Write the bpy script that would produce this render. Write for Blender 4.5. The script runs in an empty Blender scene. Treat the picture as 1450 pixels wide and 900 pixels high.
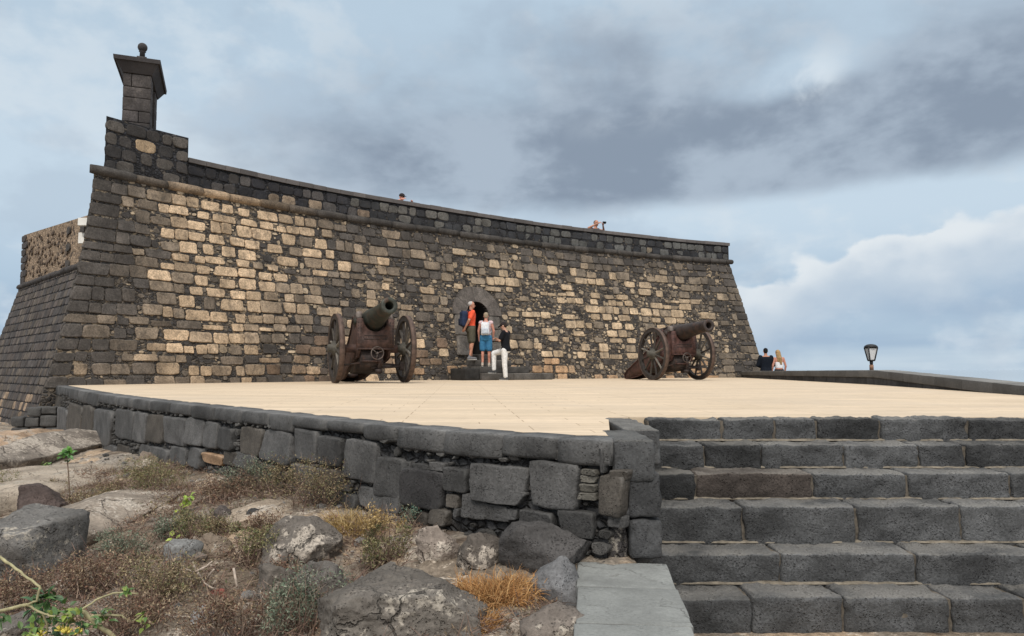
import bpy, bmesh, math, random
import numpy as np
from mathutils import Vector, Matrix, noise as mnoise

# ------------------------------------------------------------------ camera, world, sun, exposure
scene = bpy.context.scene
col = scene.collection
CAM_H = 0.31
FPX = 1050.0                       # focal length in pixels of a 1450 px wide picture
PITCH = math.atan((523 - 450) / FPX)
cam_d = bpy.data.cameras.new('camera')
cam_d.sensor_width = 36.0
cam_d.lens = 36.0 * FPX / 1450.0
cam_d.clip_start = 0.05
cam_d.clip_end = 20000
cam = bpy.data.objects.new('camera', cam_d)
cam.location = (0, 0, CAM_H)
cam.rotation_euler = (math.pi / 2 + PITCH, 0, 0)
col.objects.link(cam)
scene.camera = cam
scene.view_settings.view_transform = 'Standard'
scene.view_settings.look = 'None'
scene.view_settings.gamma = 1.0
scene.view_settings.exposure = 0.33
scene.cycles.max_bounces = 5
scene.cycles.diffuse_bounces = 3
scene.cycles.glossy_bounces = 2
scene.cycles.transmission_bounces = 3
scene.cycles.caustics_reflective = False
scene.cycles.caustics_refractive = False
try: scene.view_settings.use_curve_mapping = False
except Exception: pass

SUN_EL, SUN_AZ = 50.0, 188.0        # azimuth measured clockwise from +Y: behind the camera, to the left
sd = bpy.data.lights.new('sun', 'SUN')
sd.energy = 1.5
sd.angle = math.radians(12)
sd.color = (1.0, 0.95, 0.88)
sun = bpy.data.objects.new('sun', sd)
_s = Vector((math.sin(math.radians(SUN_AZ)) * math.cos(math.radians(SUN_EL)),
             math.cos(math.radians(SUN_AZ)) * math.cos(math.radians(SUN_EL)),
             math.sin(math.radians(SUN_EL))))
sun.rotation_euler = _s.to_track_quat('Z', 'Y').to_euler()
sun.location = (-20, -30, 40)
col.objects.link(sun)


class NT:
    """small helper for node trees"""
    dim = '3D'
    def __init__(self, nt):
        self.nt = nt
        nt.nodes.clear()
    def n(self, t, **kw):
        nd = self.nt.nodes.new(t)
        for k, v in kw.items():
            setattr(nd, k, v)
        return nd
    def L(self, a, b):
        self.nt.links.new(a, b)
    def put(self, sock, v):
        if hasattr(v, 'is_linked') or isinstance(v, bpy.types.NodeSocket):
            self.L(v, sock)
        else:
            if isinstance(v, tuple) and len(v) == 3 and sock.type == 'RGBA':
                v = (*v, 1.0)
            sock.default_value = v
    def m(self, op, a, b=0.0, c=0.0, clamp=False):
        nd = self.n('ShaderNodeMath', operation=op, use_clamp=clamp)
        self.put(nd.inputs[0], a); self.put(nd.inputs[1], b); self.put(nd.inputs[2], c)
        return nd.outputs[0]
    def vm(self, op, a, b=(0, 0, 0)):
        nd = self.n('ShaderNodeVectorMath', operation=op)
        self.put(nd.inputs[0], a); self.put(nd.inputs[1], b)
        return nd.outputs['Value'] if op in ('DOT_PRODUCT', 'LENGTH', 'DISTANCE') else nd.outputs[0]
    def ss(self, v, a, b, o0=0.0, o1=1.0):
        nd = self.n('ShaderNodeMapRange', interpolation_type='SMOOTHSTEP')
        self.put(nd.inputs[0], v)
        nd.inputs[1].default_value = a; nd.inputs[2].default_value = b
        nd.inputs[3].default_value = o0; nd.inputs[4].default_value = o1
        return nd.outputs[0]
    def mix(self, f, a, b, blend='MIX'):
        nd = self.n('ShaderNodeMix', data_type='RGBA', blend_type=blend)
        self.put(nd.inputs[0], f); self.put(nd.inputs[6], a); self.put(nd.inputs[7], b)
        return nd.outputs[2]
    def noise(self, vec, scale, detail=6, rough=0.55, out=0, dist=0.0):
        nd = self.n('ShaderNodeTexNoise', noise_dimensions=self.dim)
        if vec is not None: self.L(vec, nd.inputs['Vector'])
        nd.inputs['Scale'].default_value = scale
        nd.inputs['Detail'].default_value = min(detail, 5)
        nd.inputs['Roughness'].default_value = rough
        nd.inputs['Distortion'].default_value = dist
        return nd.outputs[out]
    def voro(self, vec, scale, feature='F1', out=0, rnd=1.0):
        nd = self.n('ShaderNodeTexVoronoi', feature=feature, voronoi_dimensions=self.dim)
        self.L(vec, nd.inputs['Vector'])
        nd.inputs['Scale'].default_value = scale
        nd.inputs['Randomness'].default_value = rnd
        return nd.outputs[out]
    def xyz(self, x=0.0, y=0.0, z=0.0):
        nd = self.n('ShaderNodeCombineXYZ')
        self.put(nd.inputs[0], x); self.put(nd.inputs[1], y); self.put(nd.inputs[2], z)
        return nd.outputs[0]
    def sep(self, v):
        nd = self.n('ShaderNodeSeparateXYZ'); self.L(v, nd.inputs[0])
        return nd.outputs[0], nd.outputs[1], nd.outputs[2]


# ---- the sky: NISHITA sky with cloud decks described by azimuth and elevation
world = bpy.data.worlds.new("World")
scene.world = world
world.use_nodes = True
w = NT(world.node_tree)
w.dim = '2D'
world.cycles.sampling_method = 'MANUAL'
world.cycles.sample_map_resolution = 256
tc = w.n('ShaderNodeTexCoord').outputs['Generated']
dx, dy, dz = w.sep(tc)
az = w.m('ARCTAN2', dx, dy)
el = w.m('ARCSINE', dz)
sky = w.n('ShaderNodeTexSky', sky_type='NISHITA')
sky.sun_disc = False
sky.sun_elevation = math.radians(SUN_EL)
sky.sun_rotation = math.radians(SUN_AZ)
skyc = w.mix(1.0, sky.outputs[0], (0.09, 0.09, 0.09), 'MULTIPLY')
zz = w.m('ADD', w.m('MAXIMUM', dz, 0.0), 0.16)
plane = w.xyz(w.m('DIVIDE', dx, zz), w.m('DIVIDE', dy, zz), 0.0)
pn1 = w.noise(plane, 0.75, 7, 0.55, dist=0.25)
pn2 = w.noise(w.vm('ADD', plane, (5.2, 1.3, 2.0)), 1.7, 7, 0.58, dist=0.3)
pn3 = w.noise(w.vm('ADD', plane, (9.2, 3.3, 7.0)), 4.0, 6, 0.6)
ang = w.xyz(az, w.m('MULTIPLY', el, 1.6), 0.0)
an1 = w.noise(ang, 5.0, 6, 0.52)
an2 = w.noise(w.vm('ADD', ang, (3.0, 8.0, 0.0)), 13.0, 7, 0.56)
an4 = w.noise(w.vm('ADD', ang, (7.7, 2.1, 1.0)), 3.6, 5, 0.56, dist=0.35)
strat = w.noise(w.xyz(w.m('MULTIPLY', az, 1.3), w.m('MULTIPLY', el, 14.0), 1.7), 1.6, 4, 0.5)

def gb(a0, e0, sa, se, rot=0.0):
    """soft elliptical spot in azimuth / elevation"""
    a = w.m('SUBTRACT', az, a0); e = w.m('SUBTRACT', el, e0)
    c, s = math.cos(rot), math.sin(rot)
    a2 = w.m('ADD', w.m('MULTIPLY', a, c), w.m('MULTIPLY', e, s))
    e2 = w.m('SUBTRACT', w.m('MULTIPLY', e, c), w.m('MULTIPLY', a, s))
    a2 = w.m('DIVIDE', a2, sa); e2 = w.m('DIVIDE', e2, se)
    q = w.m('ADD', w.m('MULTIPLY', a2, a2), w.m('MULTIPLY', e2, e2))
    return w.m('POWER', 2.718, w.m('MULTIPLY', q, -1.0))

# thin pale base layer
base = w.mix(w.ss(el, 0.0, 0.05), (0.56, 0.68, 0.79), (0.43, 0.57, 0.72))
base = w.mix(w.ss(el, 0.08, 0.20), base, (0.58, 0.71, 0.83))
base = w.mix(w.ss(el, 0.24, 0.42), base, (0.50, 0.635, 0.765))
base = w.mix(0.06, base, skyc)
base = w.mix(w.m('MULTIPLY', w.ss(strat, 0.42, 0.68), w.ss(el, 0.16, 0.05, 0.0, 1.0)), base, (0.38, 0.51, 0.66))
base = w.mix(w.m('MULTIPLY', w.ss(w.m('ADD', w.m('MULTIPLY', an4, 0.6), w.m('MULTIPLY', an2, 0.4)), 0.46, 0.62), 0.62), base, (0.66, 0.75, 0.83))
base = w.mix(w.m('MULTIPLY', w.ss(an1, 0.50, 0.34), 0.42), base, (0.40, 0.50, 0.62))
# heavy grey deck
dk = w.m('ADD', w.m('MULTIPLY', gb(0.10, 0.275, 0.36, 0.060, 0.0), 1.15), w.m('MULTIPLY', gb(0.56, 0.292, 0.28, 0.070, 0.12), 1.1))
dk = w.m('ADD', dk, w.m('MULTIPLY', gb(0.16, 0.40, 0.34, 0.09, 0.0), 0.50))
dk = w.m('ADD', dk, w.m('MULTIPLY', gb(-0.16, 0.30, 0.20, 0.10, 0.0), 0.20))
dk = w.m('ADD', dk, w.m('MULTIPLY', gb(0.62, 0.40, 0.25, 0.08, 0.0), 0.36))
dk = w.m('SUBTRACT', dk, w.m('MULTIPLY', gb(0.36, 0.352, 0.10, 0.03, 0.3), 0.45))
dk = w.m('ADD', dk, w.m('MULTIPLY', gb(0.26, 0.30, 0.22, 0.05, 0.1), 0.30))
dk = w.m('SUBTRACT', dk, w.m('MULTIPLY', gb(0.36, 0.165, 0.34, 0.045, 0.05), 0.75))
dkm = w.m('ADD', dk, w.m('MULTIPLY', w.m('SUBTRACT', an4, 0.5), 0.62))
dkm = w.m('ADD', dkm, w.m('MULTIPLY', w.m('SUBTRACT', pn1, 0.5), 0.5))
dkm = w.m('ADD', dkm, w.m('MULTIPLY', w.m('SUBTRACT', an2, 0.5), 0.40))
dmo = w.m('ADD', w.m('MULTIPLY', pn2, 0.35), w.m('ADD', w.m('MULTIPLY', an1, 0.4), w.m('MULTIPLY', an2, 0.25)))
dcol = w.mix(w.ss(dmo, 0.40, 0.60), (0.245, 0.308, 0.40), (0.40, 0.485, 0.59))
base = w.mix(w.m('MULTIPLY', w.ss(dkm, 0.10, 0.80), 0.97), base, dcol)
# bright break in the deck
brk = w.m('ADD', gb(0.385, 0.352, 0.050, 0.026, 0.35), w.m('MULTIPLY', gb(0.16, 0.325, 0.10, 0.022, 0.1), 0.32))
an3 = w.noise(w.xyz(az, w.m('MULTIPLY', el, 1.5), 4.4), 11.0, 7, 0.55, dist=0.3)
base = w.mix(w.m('MULTIPLY', w.m('MULTIPLY', w.ss(brk, 0.0, 0.9), w.ss(an3, 0.36, 0.66)), 0.85), base, (0.68, 0.77, 0.85))
# cumulus bank low on the right
top = w.m('ADD', w.m('ADD', 0.100, w.m('MULTIPLY', gb(0.43, 0.15, 0.06, 9.0), 0.016)), w.m('MULTIPLY', w.m('SUBTRACT', az, 0.31), 0.255))
top = w.m('ADD', top, w.m('MULTIPLY', w.m('SUBTRACT', an1, 0.5), 0.05))
top = w.m('ADD', top, w.m('MULTIPLY', w.m('SUBTRACT', an2, 0.5), 0.030))
bil = w.voro(w.xyz(w.m('ADD', az, w.m('MULTIPLY', an2, 0.06)), w.m('ADD', w.m('MULTIPLY', el, 1.3), w.m('MULTIPLY', an1, 0.06)), 0.0), 11.0, 'SMOOTH_F1')
bil2 = w.voro(w.xyz(w.m('ADD', az, w.m('MULTIPLY', an2, 0.03)), w.m('MULTIPLY', el, 1.3), 3.0), 27.0, 'SMOOTH_F1')
top = w.m('ADD', top, w.m('MULTIPLY', w.m('SUBTRACT', 0.42, bil), 0.042))
top = w.m('ADD', top, w.m('MULTIPLY', w.m('SUBTRACT', 0.42, bil2), 0.022))
dpt = w.m('SUBTRACT', top, el)
cm = w.m('MULTIPLY', w.ss(dpt, -0.002, 0.007), w.ss(az, 0.25, 0.33))
cm = w.m('MULTIPLY', cm, w.ss(dpt, 0.145, 0.05))
lit = w.m('SUBTRACT', dpt, w.m('MULTIPLY', w.m('SUBTRACT', an2, 0.5), 0.06))
lit = w.m('ADD', lit, w.m('MULTIPLY', w.m('SUBTRACT', bil, 0.40), 0.07))
ccol = w.mix(w.ss(lit, 0.0, 0.05), (0.76, 0.82, 0.87), (0.52, 0.62, 0.73))
ccol = w.mix(w.ss(lit, 0.04, 0.10), ccol, (0.37, 0.49, 0.64))
base = w.mix(w.m('MULTIPLY', cm, 0.92), base, ccol)
# unseen sky overhead and behind the camera, brightened to light the scene
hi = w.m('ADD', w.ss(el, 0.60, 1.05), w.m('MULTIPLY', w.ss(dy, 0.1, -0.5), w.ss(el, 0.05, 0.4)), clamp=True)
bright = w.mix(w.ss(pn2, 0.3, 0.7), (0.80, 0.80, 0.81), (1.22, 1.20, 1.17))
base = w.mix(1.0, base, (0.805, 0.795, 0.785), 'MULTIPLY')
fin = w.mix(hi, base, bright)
fin = w.mix(w.ss(el, 0.0, -0.03), fin, (0.30, 0.37, 0.45))
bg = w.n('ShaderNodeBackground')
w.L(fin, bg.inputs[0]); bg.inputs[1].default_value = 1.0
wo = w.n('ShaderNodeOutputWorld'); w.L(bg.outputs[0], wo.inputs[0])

# ------------------------------------------------------------------ measuring helpers
RX, RY, RZ = Vector((1, 0, 0)), Vector((0, -math.sin(PITCH), math.cos(PITCH))), Vector((0, math.cos(PITCH), math.sin(PITCH)))
CAMP = Vector((0, 0, CAM_H))
def ray(x, y):
    return RZ + RX * ((x - 725) / FPX) - RY * ((y - 450) / FPX)
def at(x, y, Y):
    d = ray(x, y)
    return CAMP + d * (Y / d.y)
def onz(x, y, z):
    d = ray(x, y)
    return CAMP + d * ((z - CAM_H) / d.z)
def proj(p):
    v = Vector(p) - CAMP
    zc = v.dot(RZ)
    return 725 + FPX * v.dot(RX) / zc, 450 - FPX * v.dot(RY) / zc
def smooth(a, b, x):
    t = max(0.0, min(1.0, (x - a) / (b - a)))
    return t * t * (3 - 2 * t)
def nz(x, y, z=0.0):
    return mnoise.noise((x, y, z))
def fbm(x, y, z=0.0, o=4):
    s, a, f = 0.0, 0.5, 1.0
    for _ in range(o):
        s += a * mnoise.noise((x * f, y * f, z * f)); a *= 0.5; f *= 2.03
    return s

class Curve:
    """arc-length curve through points in plan, extended straight at both ends"""
    def __init__(self, pts, n=300):
        P = [np.array(p, float) for p in pts]
        P = [2 * P[0] - P[1]] + P + [2 * P[-1] - P[-2]]
        out = []
        for i in range(1, len(P) - 2):
            a, b, c, d = P[i - 1:i + 3]
            m = max(4, n // (len(P) - 3))
            for k in range(m):
                t = k / m
                out.append(0.5 * (2 * b + (c - a) * t + (2 * a - 5 * b + 4 * c - d) * t * t + (3 * b - a - 3 * c + d) * t ** 3))
        out.append(P[-2])
        self.p = np.array(out)
        seg = np.linalg.norm(np.diff(self.p, axis=0), axis=1)
        self.s = np.concatenate([[0], np.cumsum(seg)])
        self.L = self.s[-1]
        t = np.gradient(self.p, self.s, axis=0)
        self.t = t / np.linalg.norm(t, axis=1)[:, None]
    def pos(self, s):
        if s < 0: return self.p[0] + self.t[0] * s
        if s > self.L: return self.p[-1] + self.t[-1] * (s - self.L)
        return np.array([np.interp(s, self.s, self.p[:, 0]), np.interp(s, self.s, self.p[:, 1])])
    def tan(self, s):
        s = max(0.0, min(self.L, s))
        v = np.array([np.interp(s, self.s, self.t[:, 0]), np.interp(s, self.s, self.t[:, 1])])
        return v / np.linalg.norm(v)
    def nor(self, s):           # to the right of the direction of travel
        t = self.tan(s)
        return np.array([t[1], -t[0]])

# ------------------------------------------------------------------ mesh helpers
class MB:
    def __init__(self):
        self.v, self.f, self.c, self.mi = [], [], [], []
    def add(self, verts, faces, color=(1, 1, 1), mi=0, cols=None):
        o = len(self.v)
        self.v.extend(tuple(p) for p in verts)
        self.c.extend(cols if cols is not None else [tuple(color)] * len(verts))
        self.f.extend(tuple(i + o for i in f) for f in faces)
        self.mi.extend([mi] * len(faces))
    def mesh(self, name, mats, smooth_=True):
        me = bpy.data.meshes.new(name)
        me.from_pydata([tuple(map(float, p)) for p in self.v], [], self.f)
        if not isinstance(mats, (list, tuple)): mats = [mats]
        for m in mats: me.materials.append(m)
        if len(mats) > 1: me.polygons.foreach_set('material_index', self.mi)
        at_ = me.attributes.new('Col', 'FLOAT_COLOR', 'POINT')
        arr = np.ones((len(self.v), 4), np.float32)
        if self.v: arr[:, :3] = np.array(self.c, np.float32)[:, :3]
        at_.data.foreach_set('color', arr.ravel())
        me.polygons.foreach_set('use_smooth', [smooth_] * len(self.f))
        me.update()
        return me
    def build(self, name, mats, parent=None, smooth_=True, loc=None):
        o = bpy.data.objects.new(name, self.mesh(name, mats, smooth_))
        if parent is not None: o.parent = parent
        if loc is not None: o.location = loc
        col.objects.link(o)
        return o

def tag(o, label=None, cat=None, group=None, kind=None):
    if label: o['label'] = label
    if cat: o['category'] = cat
    if group: o['group'] = group
    if kind: o['kind'] = kind
    return o
def empty(name, loc=(0, 0, 0), rz=0.0, **kw):
    o = bpy.data.objects.new(name, None)
    o.empty_display_size = 0.1
    o.location = loc; o.rotation_euler = (0, 0, rz)
    col.objects.link(o)
    return tag(o, **kw)
def copy_tree(o, parent=None):
    c = o.copy()
    col.objects.link(c)
    if parent is not None: c.parent = parent
    for ch in [x for x in bpy.data.objects if x.parent == o]:
        copy_tree(ch, c)
    return c

def box(mb, x0, x1, y0, y1, z0, z1, color=(1, 1, 1), mi=0):
    v = [(x0, y0, z0), (x1, y0, z0), (x1, y1, z0), (x0, y1, z0), (x0, y0, z1), (x1, y0, z1), (x1, y1, z1), (x0, y1, z1)]
    mb.add(v, [(0, 3, 2, 1), (4, 5, 6, 7), (0, 1, 5, 4), (1, 2, 6, 5), (2, 3, 7, 6), (3, 0, 4, 7)], color, mi)

def rblock(mb, half, r, seg, M=None, amp=0.0, freq=4.0, seed=0.0, color=(1, 1, 1), topcol=None, mi=0, amp2=0.0, freq2=20.0, skip=()):
    """rounded rectangular block with rough faces"""
    hx, hy, hz = half
    M = M or Matrix.Identity(4)
    idx, verts, cols, faces = {}, [], [], []
    def lines(h, n):
        n = max(n, 3); e = min(r, h * 0.6)
        inner = [-h + e + (2 * h - 2 * e) * i / (n - 2) for i in range(n - 1)]
        return [-h, -h + e * 0.35] + inner + [h - e * 0.35, h]
    LX, LY, LZ = lines(hx, seg[0]), lines(hy, seg[1]), lines(hz, seg[2])
    nx, ny, nz_ = len(LX) - 1, len(LY) - 1, len(LZ) - 1
    def vid(i, j, k):
        key = (i, j, k)
        if key in idx: return idx[key]
        p = Vector((LX[i], LY[j], LZ[k]))
        c = Vector((max(-hx + r, min(hx - r, p.x)), max(-hy + r, min(hy - r, p.y)), max(-hz + r, min(hz - r, p.z))))
        d = p - c
        nrm = d.normalized() if d.length > 1e-6 else Vector((0, 0, 1))
        if d.length > r: p = c + nrm * r
        if amp or amp2:
            q = p * freq + Vector((seed * 7.3, seed * 3.1, seed * 5.7))
            p = p + nrm * (amp * (mnoise.noise(q) + 0.5 * mnoise.noise(q * 2.1)))
            if amp2:
                q = p * freq2 + Vector((seed, seed * 2.0, seed))
                p = p + nrm * (amp2 * mnoise.noise(q))
        idx[key] = len(verts)
        verts.append(M @ p)
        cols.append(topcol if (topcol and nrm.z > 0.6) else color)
        return idx[key]
    for a, (n1, n2) in enumerate(((ny, nz_), (nx, nz_), (nx, ny))):
        for sd_ in (0, 1):
            if (a, sd_) in skip: continue
            for i in range(n1):
                for j in range(n2):
                    q = []
                    for di, dj in ((0, 0), (1, 0), (1, 1), (0, 1)):
                        u_, v_ = i + di, j + dj
                        if a == 0: q.append(vid(sd_ * nx, u_, v_))
                        elif a == 1: q.append(vid(u_, sd_ * ny, v_))
                        else: q.append(vid(u_, v_, sd_ * nz_))
                    if (sd_ == 0) != (a == 1): q.reverse()
                    faces.append(tuple(q))
    mb.add(verts, faces, cols=cols, mi=mi)

def tube(mb, pts, rad, n=10, color=(1, 1, 1), mi=0, caps=True):
    """tube along points with a radius for each"""
    P = [Vector(p) for p in pts]
    if not hasattr(rad, '__len__'): rad = [rad] * len(P)
    verts, faces = [], []
    ref = None
    for i, p in enumerate(P):
        t = (P[min(i + 1, len(P) - 1)] - P[max(i - 1, 0)]).normalized()
        if ref is None:
            ref = t.orthogonal().normalized()
        a = (ref - t * ref.dot(t))
        a = a.normalized() if a.length > 1e-5 else t.orthogonal().normalized()
        ref = a
        b = t.cross(a)
        for k in range(n):
            th = 2 * math.pi * k / n
            verts.append(p + (a * math.cos(th) + b * math.sin(th)) * rad[i])
    for i in range(len(P) - 1):
        for k in range(n):
            faces.append((i * n + k, i * n + (k + 1) % n, (i + 1) * n + (k + 1) % n, (i + 1) * n + k))
    if caps:
        faces.append(tuple(reversed(range(n))))
        faces.append(tuple((len(P) - 1) * n + k for k in range(n)))
    mb.add(verts, faces, color, mi)

def lathe(mb, prof, axis='Z', n=32, M=None, color=(1, 1, 1), mi=0, closed=False):
    """profile of (along, radius) turned round an axis"""
    M = M or Matrix.Identity(4)
    verts, faces = [], []
    m = len(prof)
    for (h, r) in prof:
        for k in range(n):
            th = 2 * math.pi * k / n
            a, b = r * math.cos(th), r * math.sin(th)
            p = (a, b, h) if axis == 'Z' else ((h, a, b) if axis == 'X' else (b, h, a))
            verts.append(M @ Vector(p))
    for i in range(m - 1 + (1 if closed else 0)):
        i2 = (i + 1) % m
        for k in range(n):
            faces.append((i * n + k, i * n + (k + 1) % n, i2 * n + (k + 1) % n, i2 * n + k))
    if not closed:
        faces.append(tuple(reversed(range(n))))
        faces.append(tuple((m - 1) * n + k for k in range(n)))
    mb.add(verts, faces, color, mi)

def prism(mb, outline, y0, y1, M=None, color=(1, 1, 1), mi=0):
    """outline of (x, z) given thickness from y0 to y1"""
    M = M or Matrix.Identity(4)
    n = len(outline)
    v = [M @ Vector((x, y0, z)) for x, z in outline] + [M @ Vector((x, y1, z)) for x, z in outline]
    f = [tuple(range(n)), tuple(reversed(range(n, 2 * n)))]
    f += [(i, i + n, (i + 1) % n + n, (i + 1) % n) for i in range(n)]
    mb.add(v, f, color, mi)

def torus(mb, R, r, M=None, n=28, m=8, color=(1, 1, 1), mi=0):
    M = M or Matrix.Identity(4)
    v, f = [], []
    for i in range(n):
        a = 2 * math.pi * i / n
        for j in range(m):
            b = 2 * math.pi * j / m
            v.append(M @ Vector(((R + r * math.cos(b)) * math.cos(a), (R + r * math.cos(b)) * math.sin(a), r * math.sin(b))))
    for i in range(n):
        for j in range(m):
            f.append((i * m + j, ((i + 1) % n) * m + j, ((i + 1) % n) * m + (j + 1) % m, i * m + (j + 1) % m))
    mb.add(v, f, color, mi)

class Grid:
    """rectangles already laid on a wall, for filling only the free joints"""
    def __init__(self, q=0.5):
        self.q, self.d = q, {}
    def cells(self, a, b, c, d):
        q = self.q
        return [(i, j) for i in range(int(math.floor(a / q)), int(math.floor(b / q)) + 1) for j in range(int(math.floor(c / q)), int(math.floor(d / q)) + 1)]
    def put(self, a, b, c, d):
        for k in self.cells(a, b, c, d): self.d.setdefault(k, []).append((a, b, c, d))
    def free(self, a, b, c, d, e=0.004):
        for k in self.cells(a, b, c, d):
            for u in self.d.get(k, ()):
                if a < u[1] + e and b > u[0] - e and c < u[3] + e and d > u[2] - e: return False
        return True

def stone(mb, mapf, s0, s1, z0, z1, prot, color, rnd, sq=4.5, n=16, wob=0.07):
    """one dressed or rough block of a wall face; mapf(s, z, d) gives the point d in front of the face"""
    cs, cz, hs, hz = (s0 + s1) / 2, (z0 + z1) / 2, (s1 - s0) / 2, (z1 - z0) / 2
    sk = rnd.uniform(-0.12, 0.12); tp = rnd.uniform(-0.10, 0.10)
    ph = rnd.uniform(0, 50)
    verts, faces = [], []
    tilt_s, tilt_z = rnd.uniform(-0.35, 0.35) * prot, rnd.uniform(-0.35, 0.35) * prot
    out = []
    for k in range(n):
        th = 2 * math.pi * (k + 0.5) / n
        c, s = math.cos(th), math.sin(th)
        rr = (abs(c) ** sq + abs(s) ** sq) ** (-1.0 / sq)
        rr *= 1 + wob * (1.5 * mnoise.noise((c * 1.6 + ph, s * 1.6, ph * 0.37)) + 0.9 * mnoise.noise((c * 4.5 + ph, s * 4.5, ph * 0.71)))
        out.append((c * rr, s * rr))
    e = min(hs, hz)
    rings = [(0.0, -0.035), (0.0, 0.55 * prot), (0.045, 0.88 * prot), (0.12, prot), (0.20, prot)]
    for ins, d in rings:
        fs, fz = (hs - ins * e) / hs, (hz - ins * e) / hz
        for (a, b) in out:
            a2 = a * fs * (1 + tp * b) + sk * b * (hz / max(hs, 0.01)) * 0.6
            b2 = b * fz
            dd = d + (tilt_s * a + tilt_z * b if d > 0 else 0)
            verts.append(mapf(cs + a2 * hs, cz + b2 * hz, dd + (0.18 * prot * mnoise.noise((a * 2.5 + ph, b * 2.5, ph)) if d > 0.7 * prot else 0)))
    for i in range(len(rings) - 1):
        for k in range(n):
            faces.append((i * n + k, i * n + (k + 1) % n, (i + 1) * n + (k + 1) % n, (i + 1) * n + k))
    faces.append(tuple((len(rings) - 1) * n + k for k in range(n)))
    mb.add(verts, faces, color)

# ------------------------------------------------------------------ materials
MATS = {}
def mat_new(name):
    m = bpy.data.materials.new(name); m.use_nodes = True
    t = NT(m.node_tree)
    b = t.n('ShaderNodeBsdfPrincipled')
    o = t.n('ShaderNodeOutputMaterial')
    t.L(b.outputs[0], o.inputs[0])
    MATS[name] = m
    return m, t, b
def bumpn(t, b, h, strength=0.5, dist=0.02):
    nd = t.n('ShaderNodeBump')
    nd.inputs['Strength'].default_value = strength
    nd.inputs['Distance'].default_value = dist
    t.L(h, nd.inputs['Height'])
    t.L(nd.outputs[0], b.inputs['Normal'])
def obj_co(t):
    return t.n('ShaderNodeTexCoord').outputs['Object']
def attr(t, name='Col'):
    nd = t.n('ShaderNodeAttribute'); nd.attribute_name = name
    return nd.outputs['Color']

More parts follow.
